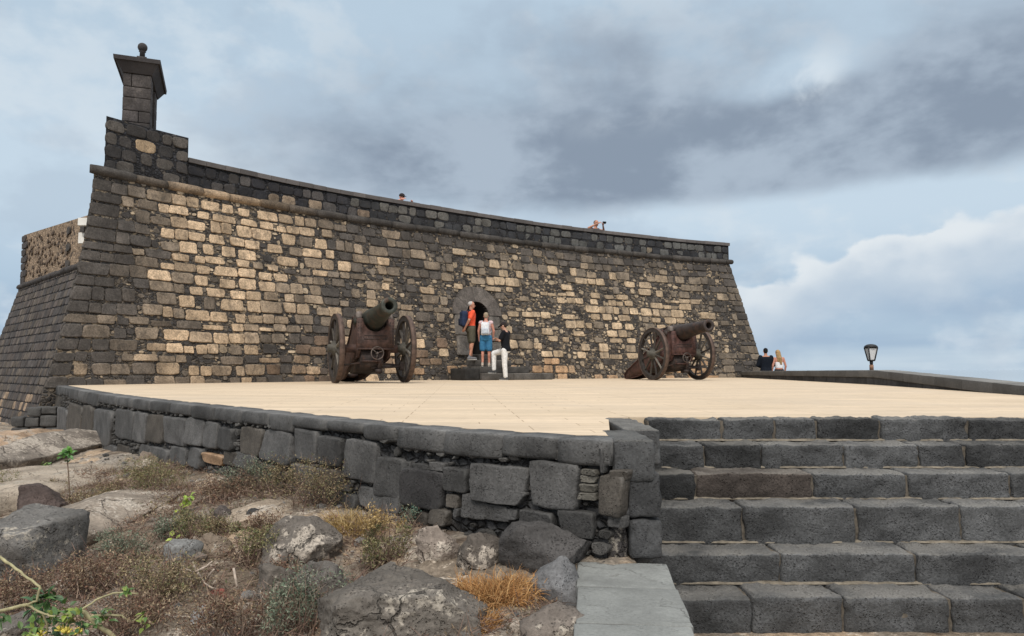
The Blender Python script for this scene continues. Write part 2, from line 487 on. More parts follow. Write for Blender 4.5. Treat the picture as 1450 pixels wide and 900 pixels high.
def rock_material(name, fine=60.0, blotch=3.0, pit=0.0, lo=0.6, hi=1.25, bump=0.6, bd=0.012, lichen=0.0, lcol=(0.55, 0.5, 0.43), lscale=5.0, rough=0.9, dust=0.0, speck=0.25, dustcol=(0.34, 0.29, 0.23), grime=0.0, wear=0.0):
    """colour per block from the mesh, mottling, grain, vesicle pits and pale patches on top"""
    m, t, b = mat_new(name)
    co = obj_co(t)
    c = attr(t)
    n1 = t.noise(co, blotch, 7, 0.62)
    n2 = t.noise(co, fine, 5, 0.7)
    f = t.m('MULTIPLY', t.ss(n1, 0.25, 0.75, lo, hi), t.ss(n2, 0.25, 0.75, 1 - speck, 1 + speck))
    c = t.mix(1.0, c, t.xyz(f, f, f), 'MULTIPLY')
    h = t.m('ADD', t.m('MULTIPLY', n2, 0.5), t.m('MULTIPLY', n1, 0.6))
    if grime > 0:
        g1 = t.noise(t.vm('MULTIPLY', co, (1, 1, 0.75)), 7.5, 8, 0.72)
        c = t.mix(t.m('MULTIPLY', t.ss(g1, 0.50, 0.64), grime), c, (0.052, 0.046, 0.041))
        c = t.mix(t.m('MULTIPLY', t.ss(g1, 0.40, 0.30), grime * 0.25), c, (0.42, 0.36, 0.28))
        h = t.m('ADD', h, t.m('MULTIPLY', g1, 0.8))
        s1 = t.noise(t.vm('MULTIPLY', co, (3.2, 3.2, 0.22)), 1.0, 5, 0.6)
        c = t.mix(t.m('MULTIPLY', t.ss(s1, 0.52, 0.68), grime * 0.6), c, (0.040, 0.036, 0.033))
    if lichen > 0:
        l1 = t.m('ADD', t.m('MULTIPLY', t.noise(co, lscale * 0.4, 4, 0.6), 0.62), t.m('MULTIPLY', t.noise(co, lscale * 3.2, 7, 0.72), 0.38))
        lm = t.ss(l1, 0.600 - 0.085 * lichen, 0.640 - 0.075 * lichen)
        c = t.mix(t.m('MULTIPLY', lm, 0.85), c, t.mix(t.ss(n2, 0.3, 0.7), tuple(x * 0.6 for x in lcol), lcol))
        crk = t.voro(t.vm('ADD', co, t.vm('MULTIPLY', t.noise(co, 6.0, 4, 0.6, out=1), (0.22, 0.22, 0.22))), 3.2, 'DISTANCE_TO_EDGE')
        ck = t.m('MULTIPLY', t.ss(crk, 0.020, 0.003), t.ss(n1, 0.46, 0.60))
        c = t.mix(t.m('MULTIPLY', ck, 0.55), c, (0.03, 0.026, 0.023))
        h = t.m('SUBTRACT', h, t.m('MULTIPLY', ck, 1.2))
    if dust > 0:
        geo = t.n('ShaderNodeNewGeometry')
        _, _, nzv = t.sep(geo.outputs['True Normal'])
        dm = t.m('MULTIPLY', t.ss(nzv, 0.5, 0.95), t.ss(n1, 0.3, 0.62))
        c = t.mix(t.m('MULTIPLY', dm, dust), c, dustcol)
    if pit > 0:
        v1 = t.voro(co, pit)
        msk = t.ss(t.noise(co, pit * 0.16, 3, 0.5), 0.42, 0.62)
        pits = t.m('MULTIPLY', t.ss(v1, 0.34, 0.16), msk)
        v2 = t.voro(t.vm('ADD', t.vm('ADD', co, t.vm('MULTIPLY', t.noise(co, pit * 0.4, 2, 0.5, out=1), (0.012, 0.012, 0.012))), (3.1, 7.7, 1.9)), pit * 0.55)
        pits2 = t.m('MULTIPLY', t.ss(v2, 0.26, 0.12), t.ss(t.noise(co, pit * 0.1, 2, 0.5), 0.5, 0.6))
        pp = t.m('MAXIMUM', pits, pits2)
        h = t.m('SUBTRACT', h, t.m('MULTIPLY', pp, 0.9))
    if wear > 0:                                       # rubbed, paler edges
        geo = t.n('ShaderNodeNewGeometry')
        wm = t.m('MULTIPLY', t.ss(geo.outputs['Pointiness'], 0.53, 0.62), t.ss(n1, 0.30, 0.60))
        c = t.mix(t.m('MULTIPLY', wm, wear), c, (0.24, 0.235, 0.225))
    bumpn(t, b, h, bump, bd)
    t.L(c, b.inputs['Base Color'])
    b.inputs['Roughness'].default_value = rough
    b.inputs['Specular IOR Level'].default_value = 0.25
    return m

def plain_material(name, color, rough=0.7, metal=0.0, var=0.15, scale=12.0, bump=0.0, spec=0.4, use_attr=False):
    m, t, b = mat_new(name)
    co = obj_co(t)
    n1 = t.noise(co, scale, 6, 0.6)
    f = t.ss(n1, 0.25, 0.75, 1 - var, 1 + var)
    c = t.mix(1.0, attr(t) if use_attr else (*color, 1.0), t.xyz(f, f, f), 'MULTIPLY')
    if use_attr and metal > 0:                         # rust blooms and rubbed dark patches
        rn = t.noise(co, 5.0, 5, 0.65); rn2 = t.noise(t.vm('MULTIPLY', co, (9, 9, 1.5)), 1.0, 4, 0.6)
        c = t.mix(t.m('MULTIPLY', t.ss(rn, 0.52, 0.66), 0.5), c, (0.115, 0.055, 0.035))
        c = t.mix(t.m('MULTIPLY', t.ss(rn2, 0.54, 0.70), 0.5), c, (0.028, 0.024, 0.022))
    t.L(c, b.inputs['Base Color'])
    b.inputs['Roughness'].default_value = rough
    b.inputs['Metallic'].default_value = metal
    b.inputs['Specular IOR Level'].default_value = spec
    if bump: bumpn(t, b, n1, bump, 0.01)
    return m

M_fort = rock_material('fort masonry stone', fine=30, blotch=2.6, lo=0.62, hi=1.25, bump=0.8, bd=0.035, speck=0.42, grime=0.45)
M_basalt = rock_material('dark vesicular basalt', fine=70, blotch=4.0, pit=95, lo=0.60, hi=1.34, bump=0.9, bd=0.012, speck=0.30, wear=0.35)
M_step = rock_material('basalt step stone', fine=80, blotch=3.2, pit=80, lo=0.45, hi=1.45, bump=1.0, bd=0.02, dust=0.55, speck=0.36, dustcol=(0.22, 0.205, 0.18), wear=0.6)
M_boulder = rock_material('weathered boulder', fine=60, blotch=2.6, pit=85, lo=0.55, hi=1.35, bump=1.0, bd=0.016, lichen=0.4, lcol=(0.48, 0.43, 0.36), lscale=8.0, speck=0.25)
M_pale = rock_material('pale crusted rock', fine=50, blotch=2.6, pit=80, lo=0.55, hi=1.35, bump=1.0, bd=0.018, lichen=0.8, lcol=(0.58, 0.51, 0.43), lscale=8.0, speck=0.25)
M_slab = rock_material('smooth grey slab', fine=90, blotch=2.4, pit=45, lo=0.68, hi=1.22, bump=0.5, bd=0.006, speck=0.14, lichen=0.0001, lcol=(0.16, 0.155, 0.145), lscale=3.0)
M_coping = rock_material('grey coping stone', fine=40, blotch=2.0, lo=0.75, hi=1.2, bump=0.5, bd=0.015, speck=0.2)

# rubble and mortar between the big blocks
def rubble_material(name, scale, dark, pale, palef, bump=1.0, bd=0.04, mort=(0.12, 0.10, 0.085)):
    m, t, b = mat_new(name)
    co = obj_co(t)
    wob = t.vm('ADD', co, t.vm('MULTIPLY', t.noise(co, scale * 0.5, 3, 0.5, out=1), (0.06, 0.06, 0.06)))
    sc = t.vm('MULTIPLY', wob, (1.0, 1.0, 1.55))
    d = t.voro(sc, scale, 'DISTANCE_TO_EDGE')
    cc = t.voro(sc, scale, 'F1', out=1)
    r, g, bb = t.sep(cc)
    n2 = t.noise(co, 40, 5, 0.7)
    big = t.noise(co, 0.7, 4, 0.6)
    c = t.mix(r, dark, tuple(x * 2.1 for x in dark))
    c = t.mix(t.m('MULTIPLY', t.ss(g, 1 - palef, 1 - palef + 0.08), t.ss(big, 0.38, 0.55)), c, pale)
    c = t.mix(t.ss(d, 0.06, 0.02), c, mort)
    f = t.ss(n2, 0.25, 0.75, 0.6, 1.35)
    c = t.mix(1.0, c, t.xyz(f, f, f), 'MULTIPLY')
    t.L(c, b.inputs['Base Color'])
    b.inputs['Roughness'].default_value = 0.95
    b.inputs['Specular IOR Level'].default_value = 0.2
    h = t.m('ADD', t.ss(d, 0.0, 0.18), t.m('MULTIPLY', n2, 0.35))
    bumpn(t, b, h, bump, bd)
    return m
M_rubble = rubble_material('dark rubble filling', 9.0, (0.042, 0.039, 0.037), (0.30, 0.235, 0.165), 0.34, mort=(0.17, 0.143, 0.115))
M_rubble_dark = rubble_material('black basalt rubble', 10.0, (0.022, 0.022, 0.024), (0.10, 0.085, 0.07), 0.15, mort=(0.03, 0.028, 0.027))
M_rubble_tan = rubble_material('brown rubble facing', 5.5, (0.20, 0.145, 0.10), (0.08, 0.06, 0.05), 0.3, mort=(0.38, 0.285, 0.195))
M_mortar = plain_material('sandy mortar', (0.125, 0.108, 0.088), 0.95, var=0.35, scale=25, bump=0.8, spec=0.1)
M_sand = plain_material('sand and lime in the step joints', (0.19, 0.165, 0.13), 0.95, var=0.4, scale=22, bump=0.8, spec=0.1)
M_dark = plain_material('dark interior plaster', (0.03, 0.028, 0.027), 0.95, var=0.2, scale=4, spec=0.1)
M_white = plain_material('white plaster', (0.74, 0.72, 0.67), 0.9, var=0.08, scale=6, spec=0.2)
# ------------------------------------------------------------------ the plan of the place
ZC = 4.33 + CAM_H                   # height of the cordon moulding of the fort
ZP = 5.12 + CAM_H                   # top of the parapet
ZM = 5.62 + CAM_H                   # top of the raised corner
FACE = Curve([onz(x, y, ZC).to_2d() for x, y in
              ((133, 240), (190, 252.5), (250, 264.8), (340, 282), (436, 299.3), (560, 318.5), (700, 337.8), (798, 350), (946, 364.5), (1032, 371))])
BAT = 0.2
def facade(s, z, d):
    p = FACE.pos(s); n = FACE.nor(s)
    off = BAT * (ZC - z) if z < ZC else 0.0
    q = p + n * (off + d)
    return (q[0], q[1], z)
def s_left(z): return -1.22 * max(0.0, (ZC - z) / ZC) ** 1.3
def s_right(z): return FACE.L + 0.21 * max(0.0, ZC - z)
def s_at_px(px, z=1.0):
    lo, hi = -1.5, FACE.L + 1.2
    for _ in range(40):
        mid = (lo + hi) / 2
        if proj(facade(mid, z, 0))[0] < px: lo = mid
        else: hi = mid
    return (lo + hi) / 2

# edge of the terrace: top outer edge of its retaining wall, from the fort corner round to the pier by the steps
EDGE_PX = [(73, 543.4), (86, 546.4), (105, 550.2), (142, 556.9), (190.5, 563.5), (242, 569.3), (312, 576.5), (382, 584), (463.6, 593), (516, 598.2), (631.7, 608.6), (720, 614.6), (790, 619), (862, 623)]
_pts = [onz(x, y, 0).to_2d() for x, y in EDGE_PX]
WALL = Curve(_pts, 400)
def wallf(s, z, d):
    p = WALL.pos(s); n = WALL.nor(s)
    q = p + n * (d + 0.05 * max(0, -z))
    return (q[0], q[1], z)
_tab = [(proj(wallf(s, -0.3, 0))[0], s) for s in np.linspace(-0.5, WALL.L + 0.6, 900)]
_tx = np.array([a for a, b in _tab]); _ts = np.array([b for a, b in _tab])
_tx = np.maximum.accumulate(_tx)
def wall_s(px): return float(np.interp(px, _tx, _ts))
def wall_z(px, py):
    s = wall_s(px)
    p = wallf(s, -0.3, 0)
    return at(px, py, p[1]).z

PIER_R0 = onz(931, 624.5, 0)                        # right front corner of the pier
STEP_Y = [onz(1100, 592.5, 0).y]
for k in range(1, 6): STEP_Y.append(STEP_Y[0] * (5.02 - 0.235 * k) / 5.02)
STEP_PX = [592.5, 629, 670, 717, 783, 846]          # front edge of each step in the photograph
BOT_PX = [626, 666.5, 711, 770, 834, 896]
STEP_Z = [at(1100, y, Y).z for y, Y in zip(STEP_PX, STEP_Y)]
STEP_Z[0] = 0.0
FOOT_Z = at(1100, BOT_PX[5], STEP_Y[5]).z           # ground at the foot of the steps

# low parapet on the right of the terrace
PAR_A = facade(s_at_px(1050, 0.0), 0.0, 0.0)
PAR_C = onz(1238, 544.5, 0)
PAR_D = onz(1450, 559.5, 0)
_dd = (PAR_D - PAR_C).normalized()
PAR_E = PAR_D + _dd * 6.5

# ------------------------------------------------------------------ ground height
WP = np.array([WALL.pos(s) for s in np.linspace(0, WALL.L, 160)])
WN = np.array([WALL.nor(s) for s in np.linspace(0, WALL.L, 160)])
WF = [(190, 640), (73, 612), (142, 632), (272, 662), (400, 690), (520, 722), (651, 752), (760, 770), (862, 790)]
WF = sorted(WF)
_fs = [wall_s(a) for a, b in WF]; _fz = [wall_z(a, b) for a, b in WF]
def wall_foot(s): return float(np.interp(s, _fs, _fz))
_ws = np.linspace(0, WALL.L, 160)
def sdist(x, y):
    d = np.hypot(WP[:, 0] - x, WP[:, 1] - y)
    i = int(np.argmin(d))
    v = (x - WP[i, 0]) * WN[i, 0] + (y - WP[i, 1]) * WN[i, 1]
    return (d[i] if v > 0 else -d[i]), float(_ws[i])
TERX = PIER_R0.x
def ground(x, y, detail=True):
    r = math.hypot(x, y - 20)
    far = smooth(48, 75, r)
    d, s = sdist(x, y)
    zf = wall_foot(s)
    # rocky slope in front of the retaining wall
    slope = zf - 0.15 * max(0.0, d) + 0.0
    slope = max(slope, FOOT_Z - 0.10)
    z = slope
    if d < -0.15:                                    # under the terrace and the fort
        z = min(zf, -0.75) - 0.3 * smooth(-0.15, -1.0, d)
    if y > 13 and x < -8:                            # foot of the fort on the left
        z = z - smooth(13, 34, y) * 1.0
    rgt = smooth(TERX - 0.12, TERX + 0.1, x)
    if y < STEP_Y[0] + 0.5: z = z * (1 - rgt) + FOOT_Z * rgt
    if x > 6.0 and y > 2:
        side = smooth(6.3, 8.5, x - max(0.0, (y - 9)) * 0.15)
        z = z * (1 - side) + (-0.62 - 1.9 * smooth(9.8, 13.5, x - 0.02 * y) - 0.0) * side if y > 9 else z
    rough = 1.0 - rgt * (1 if y < 6 else 0)
    if detail and rough > 0 and d > -0.3:
        k = smooth(0.0, 0.35, d)
        a = 0.11 * fbm(x * 1.1, y * 1.1, 3.0, 4) + 0.09 * abs(fbm(x * 2.7, y * 2.7, 8.0, 4)) - 0.05 * abs(fbm(x * 6.1, y * 6.1, 2.0, 3)) + 0.022 * fbm(x * 11, y * 11, 1.0, 3)
        if x < -2.6: a += 0.16 * fbm(x * 0.6, y * 0.6, 5.0, 3) * smooth(-2.6, -4.5, x)
        z += rough * k * a
    return z * (1 - far) + far * (-3.6)
def on_ground(px, py):
    d = ray(px, py)
    t = 0.8
    while t < 60:
        p = CAMP + d * t
        if p.z < ground(p.x, p.y): break
        t *= 1.012
    lo, hi = t / 1.012, t
    for _ in range(14):
        m = (lo + hi) / 2
        p = CAMP + d * m
        if p.z < ground(p.x, p.y): hi = m
        else: lo = m
    return CAMP + d * lo

def axis(parts):
    out = []
    for a, b, st in parts:
        n = max(1, int(round((b - a) / st)))
        out += [a + (b - a) * i / n for i in range(n)]
    out.append(parts[-1][1])
    return out
GX = axis([(-95, -40, 8), (-40, -16, 1.2), (-16, -7, 0.22), (-7, -3.2, 0.075), (-3.2, 1.3, 0.04), (1.3, 16, 0.35), (16, 95, 6)])
GY = axis([(-80, -6, 8), (-6, 1.4, 0.5), (1.4, 5.6, 0.04), (5.6, 9, 0.08), (9, 20, 0.25), (20, 45, 0.8), (45, 110, 7)])
gv = [(x, y, ground(x, y)) for y in GY for x in GX]
nx_ = len(GX)
gf = [(j * nx_ + i, j * nx_ + i + 1, (j + 1) * nx_ + i + 1, (j + 1) * nx_ + i) for j in range(len(GY) - 1) for i in range(nx_ - 1)]
m, t, b = mat_new('rocky volcanic ground')
co = obj_co(t)
n1 = t.noise(co, 0.9, 8, 0.62); n2 = t.noise(co, 3.3, 8, 0.66, dist=0.3); n3 = t.noise(co, 38, 6, 0.72); n4 = t.noise(t.vm('ADD', co, (4, 9, 2)), 1.7, 7, 0.66, dist=0.5)
c = t.mix(t.ss(n1, 0.4, 0.6), (0.20, 0.16, 0.12), (0.29, 0.255, 0.215))
c = t.mix(t.ss(n4, 0.52, 0.60), c, (0.42, 0.315, 0.22))
n5 = t.m('ADD', t.m('MULTIPLY', n2, 0.6), t.m('MULTIPLY', t.noise(co, 19, 6, 0.7), 0.4))
c = t.mix(t.m('MULTIPLY', t.ss(n5, 0.545, 0.60), 0.8), c, (0.54, 0.47, 0.39))
c = t.mix(t.m('MULTIPLY', t.ss(n2, 0.44, 0.36), 0.75), c, (0.085, 0.058, 0.042))
f = t.ss(n3, 0.25, 0.75, 0.55, 1.4)
c = t.mix(1.0, c, t.xyz(f, f, f), 'MULTIPLY')
t.L(c, b.inputs['Base Color']); b.inputs['Roughness'].default_value = 0.95; b.inputs['Specular IOR Level'].default_value = 0.2
bumpn(t, b, t.m('ADD', t.m('MULTIPLY', n3, 0.5), n2), 1.0, 0.03)
mb = MB(); mb.add(gv, gf)
tag(mb.build('ground', m), kind='structure')

m, t, b = mat_new('sea water')
b.inputs['Base Color'].default_value = (0.33, 0.40, 0.46, 1); b.inputs['Roughness'].default_value = 0.08  # pale base colour has the distant haze mixed into it
co = obj_co(t); bumpn(t, b, t.noise(co, 0.6, 6, 0.6), 0.03, 0.05)
mb = MB(); mb.add([(-12000, -12000, -3), (12000, -12000, -3), (12000, 12000, -3), (-12000, 12000, -3)], [(0, 1, 2, 3)])
tag(mb.build('sea', m), kind='structure')

# ------------------------------------------------------------------ terrace paving
m, t, b = mat_new('sandstone plank paving')
co = obj_co(t)
mp = t.n('ShaderNodeMapping'); t.L(co, mp.inputs[0]); mp.inputs['Rotation'].default_value = (0, 0, math.radians(-4)); mp.inputs['Location'].default_value = (211.3, 157.7, 0)
br = t.n('ShaderNodeTexBrick')
t.L(mp.outputs[0], br.inputs['Vector'])
br.offset = 0.37; br.offset_frequency = 5; br.squash = 1.6; br.squash_frequency = 3
br.inputs['Color1'].default_value = (0.595, 0.475, 0.335, 1); br.inputs['Color2'].default_value = (0.635, 0.51, 0.37, 1)
br.inputs['Mortar'].default_value = (0.36, 0.265, 0.175, 1)
br.inputs['Scale'].default_value = 1.0; br.inputs['Mortar Size'].default_value = 0.0045; br.inputs['Mortar Smooth'].default_value = 0.3
br.inputs['Bias'].default_value = 0.1
br.inputs['Brick Width'].default_value = 0.72; br.inputs['Row Height'].default_value = 0.155
s1 = t.noise(t.vm('MULTIPLY', co, (0.5, 1.6, 1)), 1.3, 6, 0.6); s2 = t.noise(co, 14, 5, 0.65)
sp = t.noise(t.vm('MULTIPLY', co, (1.0, 3.0, 1)), 2.2, 8, 0.7)
f = t.m('MULTIPLY', t.ss(s1, 0.3, 0.7, 0.88, 1.08), t.ss(s2, 0.25, 0.75, 0.94, 1.06))
c = t.mix(1.0, br.outputs[0], t.xyz(f, f, f), 'MULTIPLY')
c = t.mix(t.m('MULTIPLY', t.ss(sp, 0.58, 0.70), 0.40), c, (0.40, 0.31, 0.22))
blot = t.noise(co, 0.45, 5, 0.6)
c = t.mix(t.m('MULTIPLY', t.ss(blot, 0.46, 0.66), 0.42), c, (0.50, 0.415, 0.32))
pv = t.voro(t.vm('MULTIPLY', co, (1.3, 6.4, 1)), 1.0, 'F1', out=1)
pr_, _, _ = t.sep(pv)
c = t.mix(t.m('MULTIPLY', pr_, 0.16), c, (0.46, 0.36, 0.26))
t.L(c, b.inputs['Base Color']); b.inputs['Roughness'].default_value = 0.8; b.inputs['Specular IOR Level'].default_value = 0.3
bumpn(t, b, t.m('SUBTRACT', t.m('MULTIPLY', s2, 0.3), br.outputs[1]), 0.25, 0.004)
M_pave = m
COP = 0.16                                            # width of the coping along the terrace edge
poly = []
for s in np.linspace(0.0, WALL.L, 70):
    poly.append((WALL.pos(s) - WALL.nor(s) * COP * (0.9 if s < WALL.L - 0.5 else 1.0)).tolist())
pA = onz(864, 616.5, 0); pB = onz(866.5, 593, 0)
poly = [p for p in poly if p[0] < pA.x - 0.02]
poly += [[pA.x, pA.y], [pB.x, STEP_Y[0] + 0.14], [STEP_Y[0] * 0.9, STEP_Y[0] + 0.14], [PAR_E.x, STEP_Y[0] + 0.14]]
poly += [[PAR_D.x, PAR_D.y], [PAR_C.x, PAR_C.y]]
for s in np.linspace(FACE.L, 0, 40):
    q = facade(s, 0.0, -0.4); poly.append([q[0], q[1]])
mb = MB()
mb.add([(x, y, 0.0) for x, y in poly] + [(x, y, -0.4) for x, y in poly], [tuple(reversed(range(len(poly))))] + [(i, (i + 1) % len(poly), (i + 1) % len(poly) + len(poly), i + len(poly)) for i in range(len(poly))])
me = mb.mesh('terrace', M_pave, smooth_=False)
bm = bmesh.new(); bm.from_mesh(me); bmesh.ops.triangulate(bm, faces=[f for f in bm.faces if len(f.verts) > 4])
for f in bm.faces:
    if abs(f.normal.z) > 0.9 and f.calc_center_median().z > -0.1 and f.normal.z < 0: f.normal_flip()
bm.to_mesh(me); bm.free()
o = bpy.data.objects.new('paved_terrace', me); col.objects.link(o); tag(o, kind='structure')

# ------------------------------------------------------------------ the fort
rnd = random.Random(7)
fort = empty('stone_fort', facade(FACE.L / 2, 0, -6), label='old stone fort with battered walls, dark coping and a small arched doorway', cat='fort')
fl = Vector(fort.location)
def fbuild(mb, name, mat, parent=None, smooth_=True):
    mb.v = [tuple(Vector(p) - fl) for p in mb.v]
    o = mb.build(name, mat, parent or fort, smooth_)
    return o
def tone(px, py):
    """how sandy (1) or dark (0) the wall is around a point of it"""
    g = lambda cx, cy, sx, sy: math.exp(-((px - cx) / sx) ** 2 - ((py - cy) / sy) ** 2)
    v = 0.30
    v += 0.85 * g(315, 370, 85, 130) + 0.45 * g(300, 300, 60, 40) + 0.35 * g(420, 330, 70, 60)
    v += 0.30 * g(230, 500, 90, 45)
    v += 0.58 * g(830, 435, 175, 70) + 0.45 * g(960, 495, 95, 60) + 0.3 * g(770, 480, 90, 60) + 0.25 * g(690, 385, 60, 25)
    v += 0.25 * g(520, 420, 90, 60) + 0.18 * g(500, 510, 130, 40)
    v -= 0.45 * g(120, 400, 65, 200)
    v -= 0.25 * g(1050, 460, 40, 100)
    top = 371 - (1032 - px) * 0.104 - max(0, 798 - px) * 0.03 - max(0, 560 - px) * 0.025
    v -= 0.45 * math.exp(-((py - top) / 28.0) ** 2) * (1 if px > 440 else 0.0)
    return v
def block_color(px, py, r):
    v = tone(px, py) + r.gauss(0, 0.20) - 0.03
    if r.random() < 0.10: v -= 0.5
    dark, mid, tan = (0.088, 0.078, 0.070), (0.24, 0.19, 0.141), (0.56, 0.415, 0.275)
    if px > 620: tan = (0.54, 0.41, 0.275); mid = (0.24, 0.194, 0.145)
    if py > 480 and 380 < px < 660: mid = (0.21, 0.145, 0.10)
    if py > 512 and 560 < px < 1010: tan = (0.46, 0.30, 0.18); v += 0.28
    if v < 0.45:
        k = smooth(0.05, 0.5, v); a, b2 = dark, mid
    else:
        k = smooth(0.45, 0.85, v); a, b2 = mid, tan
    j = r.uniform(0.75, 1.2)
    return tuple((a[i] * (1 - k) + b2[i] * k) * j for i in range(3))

# doorway measures along the face
S_D = s_at_px(678, 1.5)
DW, DTH, DSP, DIN = 0.43, 0.76, 2.02, 0.43            # half width, threshold height, spring line, inner radius
DOUT = 0.90                                           # outer half width of the stone surround
def in_door(s, z, pad=0.0):
    s2 = abs(s - S_D)
    if z < DTH - 0.3: return False
    if z < DSP: return s2 < DOUT - 0.02 + pad
    return math.hypot(s2, (z - DSP) * 0.96) < DOUT + pad
def in_open(s, z):
    s2 = abs(s - S_D)
    if z < DTH: return False
    if z < DSP: return s2 < DW + 0.18
    return math.hypot(s2, z - DSP) < DIN + 0.18

# backing of the front face
mb = MB()
NS, NZr = 260, 64
zs = [-1.6] + [-0.3 + (ZC + 0.3) * k / NZr for k in range(NZr + 1)]
for j, z in enumerate(zs):
    a, b2 = s_left(z), s_right(z)
    mb.v += [facade(a + (b2 - a) * i / NS, z, 0.0) for i in range(NS + 1)]
    mb.c += [(1, 1, 1)] * (NS + 1)
for j in range(len(zs) - 1):
    zc = (zs[j] + zs[j + 1]) / 2; a, b2 = s_left(zc), s_right(zc)
    for i in range(NS):
        if in_open(a + (b2 - a) * (i + 0.5) / NS, zc): continue
        k = j * (NS + 1) + i
        mb.f.append((k, k + 1, k + NS + 2, k + NS + 1)); mb.mi.append(0)
bk = fbuild(mb, 'rubble_core', M_rubble)

# blocks of the front face: courses of uneven blocks, joints packed with small stones
mb = MB()
used = Grid(0.5)
def edge_map(zm):
    """blocks next to the two battered corners lean with the corner"""
    def f(s, z, d):
        wl_ = max(0.0, 1 - (s - s_left(zm)) / 1.3); wr_ = max(0.0, 1 - (s_right(zm) - s) / 1.3)
        return facade(s + (s_left(z) - s_left(zm)) * wl_ + (s_right(z) - s_right(zm)) * wr_, z, d)
    return f
z = -0.06
while z < ZC - 0.10:
    h = rnd.uniform(0.20, 0.315)
    if z + h > ZC - 0.10: h = ZC - 0.10 - z
    if h < 0.09: break
    zm = z + h / 2
    emap = edge_map(zm)
    s = s_left(zm) + 0.004
    first = True
    while s < s_right(zm) - 0.05:
        px, py = proj(facade(s, zm, 0))
        tn = tone(px, py)
        loose = smooth(420, 600, px) * smooth(330, 450, py) * 0.42
        if first: wd = rnd.choice((0.38, 0.62)); first = False
        else: wd = rnd.choice((rnd.uniform(0.22, 0.40), rnd.uniform(0.34, 0.60)))
        rem = s_right(zm) - s
        if rem < wd + 0.25: wd = rem - 0.004
        edge = s < s_left(zm) + 0.7 or rem < 0.7
        z0, z1 = z + rnd.uniform(0.003, 0.03), z + h - rnd.uniform(0.004, 0.045)
        if not edge and rnd.random() < 0.2: z1 -= rnd.uniform(0.03, 0.07)
        cs = s + wd / 2
        wav = 0.06 * nz(cs * 0.5, zm * 0.6) * (0 if edge else 1)
        if edge or not (rnd.random() < loose or rnd.random() < 0.03):
            if not in_door(cs, zm, 0.16) and not (in_door(s, zm, 0.03) or in_door(s + wd, zm, 0.03)):
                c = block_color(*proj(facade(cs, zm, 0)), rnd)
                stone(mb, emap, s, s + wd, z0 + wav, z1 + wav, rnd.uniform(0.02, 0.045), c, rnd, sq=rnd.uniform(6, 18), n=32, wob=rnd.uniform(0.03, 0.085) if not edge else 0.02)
                used.put(s, s + wd, z0 + wav, z1 + wav)
        gap = rnd.choice((0.015, 0.02, 0.03, 0.045, 0.08, 0.15, 0.24)) * (0.4 if (edge or px > 990) else 1.0)
        if tn > 0.8 and rnd.random() < 0.4: gap += 0.08
        s += wd + gap
    z += h
def chinks(mb, mapf, grid, area, tries, sizes, colf, avoid, prot=(0.008, 0.03)):
    for _ in range(tries):
        s, z = area()
        w_ = rnd.uniform(*sizes) * rnd.choice((1, 1, 1.5)); h = rnd.uniform(*sizes) * rnd.choice((0.6, 1, 1))
        if avoid(s + w_ / 2, z + h / 2) or not grid.free(s, s + w_, z, z + h): continue
        grid.put(s, s + w_, z, z + h)
        stone(mb, mapf, s, s + w_, z, z + h, rnd.uniform(*prot), colf(s, z), rnd, sq=rnd.uniform(2.3, 4.5), n=9, wob=0.13)
def f_area():
    z = rnd.uniform(-0.05, ZC - 0.14); return rnd.uniform(s_left(z) + 0.05, s_right(z) - 0.2), z
def f_col(s, z):
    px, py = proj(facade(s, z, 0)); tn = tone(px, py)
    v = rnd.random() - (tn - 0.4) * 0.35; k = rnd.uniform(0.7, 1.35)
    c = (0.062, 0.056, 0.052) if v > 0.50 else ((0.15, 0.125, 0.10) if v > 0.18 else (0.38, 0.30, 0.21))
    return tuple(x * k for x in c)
f_avoid = lambda s, z: in_door(s, z, 0.07)
chinks(mb, facade, used, f_area, 5000, (0.11, 0.20), f_col, f_avoid)
chinks(mb, facade, used, f_area, 14000, (0.055, 0.12), f_col, f_avoid)
chinks(mb, facade, used, f_area, 20000, (0.028, 0.06), f_col, f_avoid, (0.005, 0.018))
fbuild(mb, 'front_wall', M_fort)

ad = np.array((-10.75, 20.4)) - FACE.pos(0.0); ad = ad / np.linalg.norm(ad)
# parapet above the cordon, with the raised corner on the left
S_M = s_at_px(267, ZP)
mb = MB()
TH = 0.75
def pf(s, z, d): return facade(s, z, d - 0.03)
N2 = 200
def strip(s0, s1, z0, z1, n, dback):
    vs = []
    for i in range(n + 1):
        s = s0 + (s1 - s0) * i / n
        bk_ = lambda z: pf(s, z, -dback)
        if dback > 1:                                   # the corner block follows the side of the bastion
            tt = i / n
            def bk_(z):
                p, q = Vector(pf(s, z, 0)), Vector(pf(s, z, -dback))
                e = Vector((p.x + ad[0] * dback, p.y + ad[1] * dback, z))
                return tuple(e.lerp(q, tt))
        vs += [pf(s, z0, 0), pf(s, z1, 0), bk_(z1), bk_(z0)]
    fs = []
    for i in range(n):
        a = i * 4
        fs += [(a, a + 4, a + 5, a + 1), (a + 1, a + 5, a + 6, a + 2), (a + 2, a + 6, a + 7, a + 3)]
    fs += [(0, 1, 2, 3), (4 * n + 3, 4 * n + 2, 4 * n + 1, 4 * n)]
    mb.add(vs, fs)
S_0 = s_at_px(150.5, ZP)
strip(S_0, S_M, ZC - 0.15, ZM - 0.02, 20, 1.5)
strip(S_M, FACE.L - 0.02, ZC - 0.15, ZP - 0.10, N2, TH)
fbuild(mb, 'parapet_core', M_rubble_dark)
mb = MB()
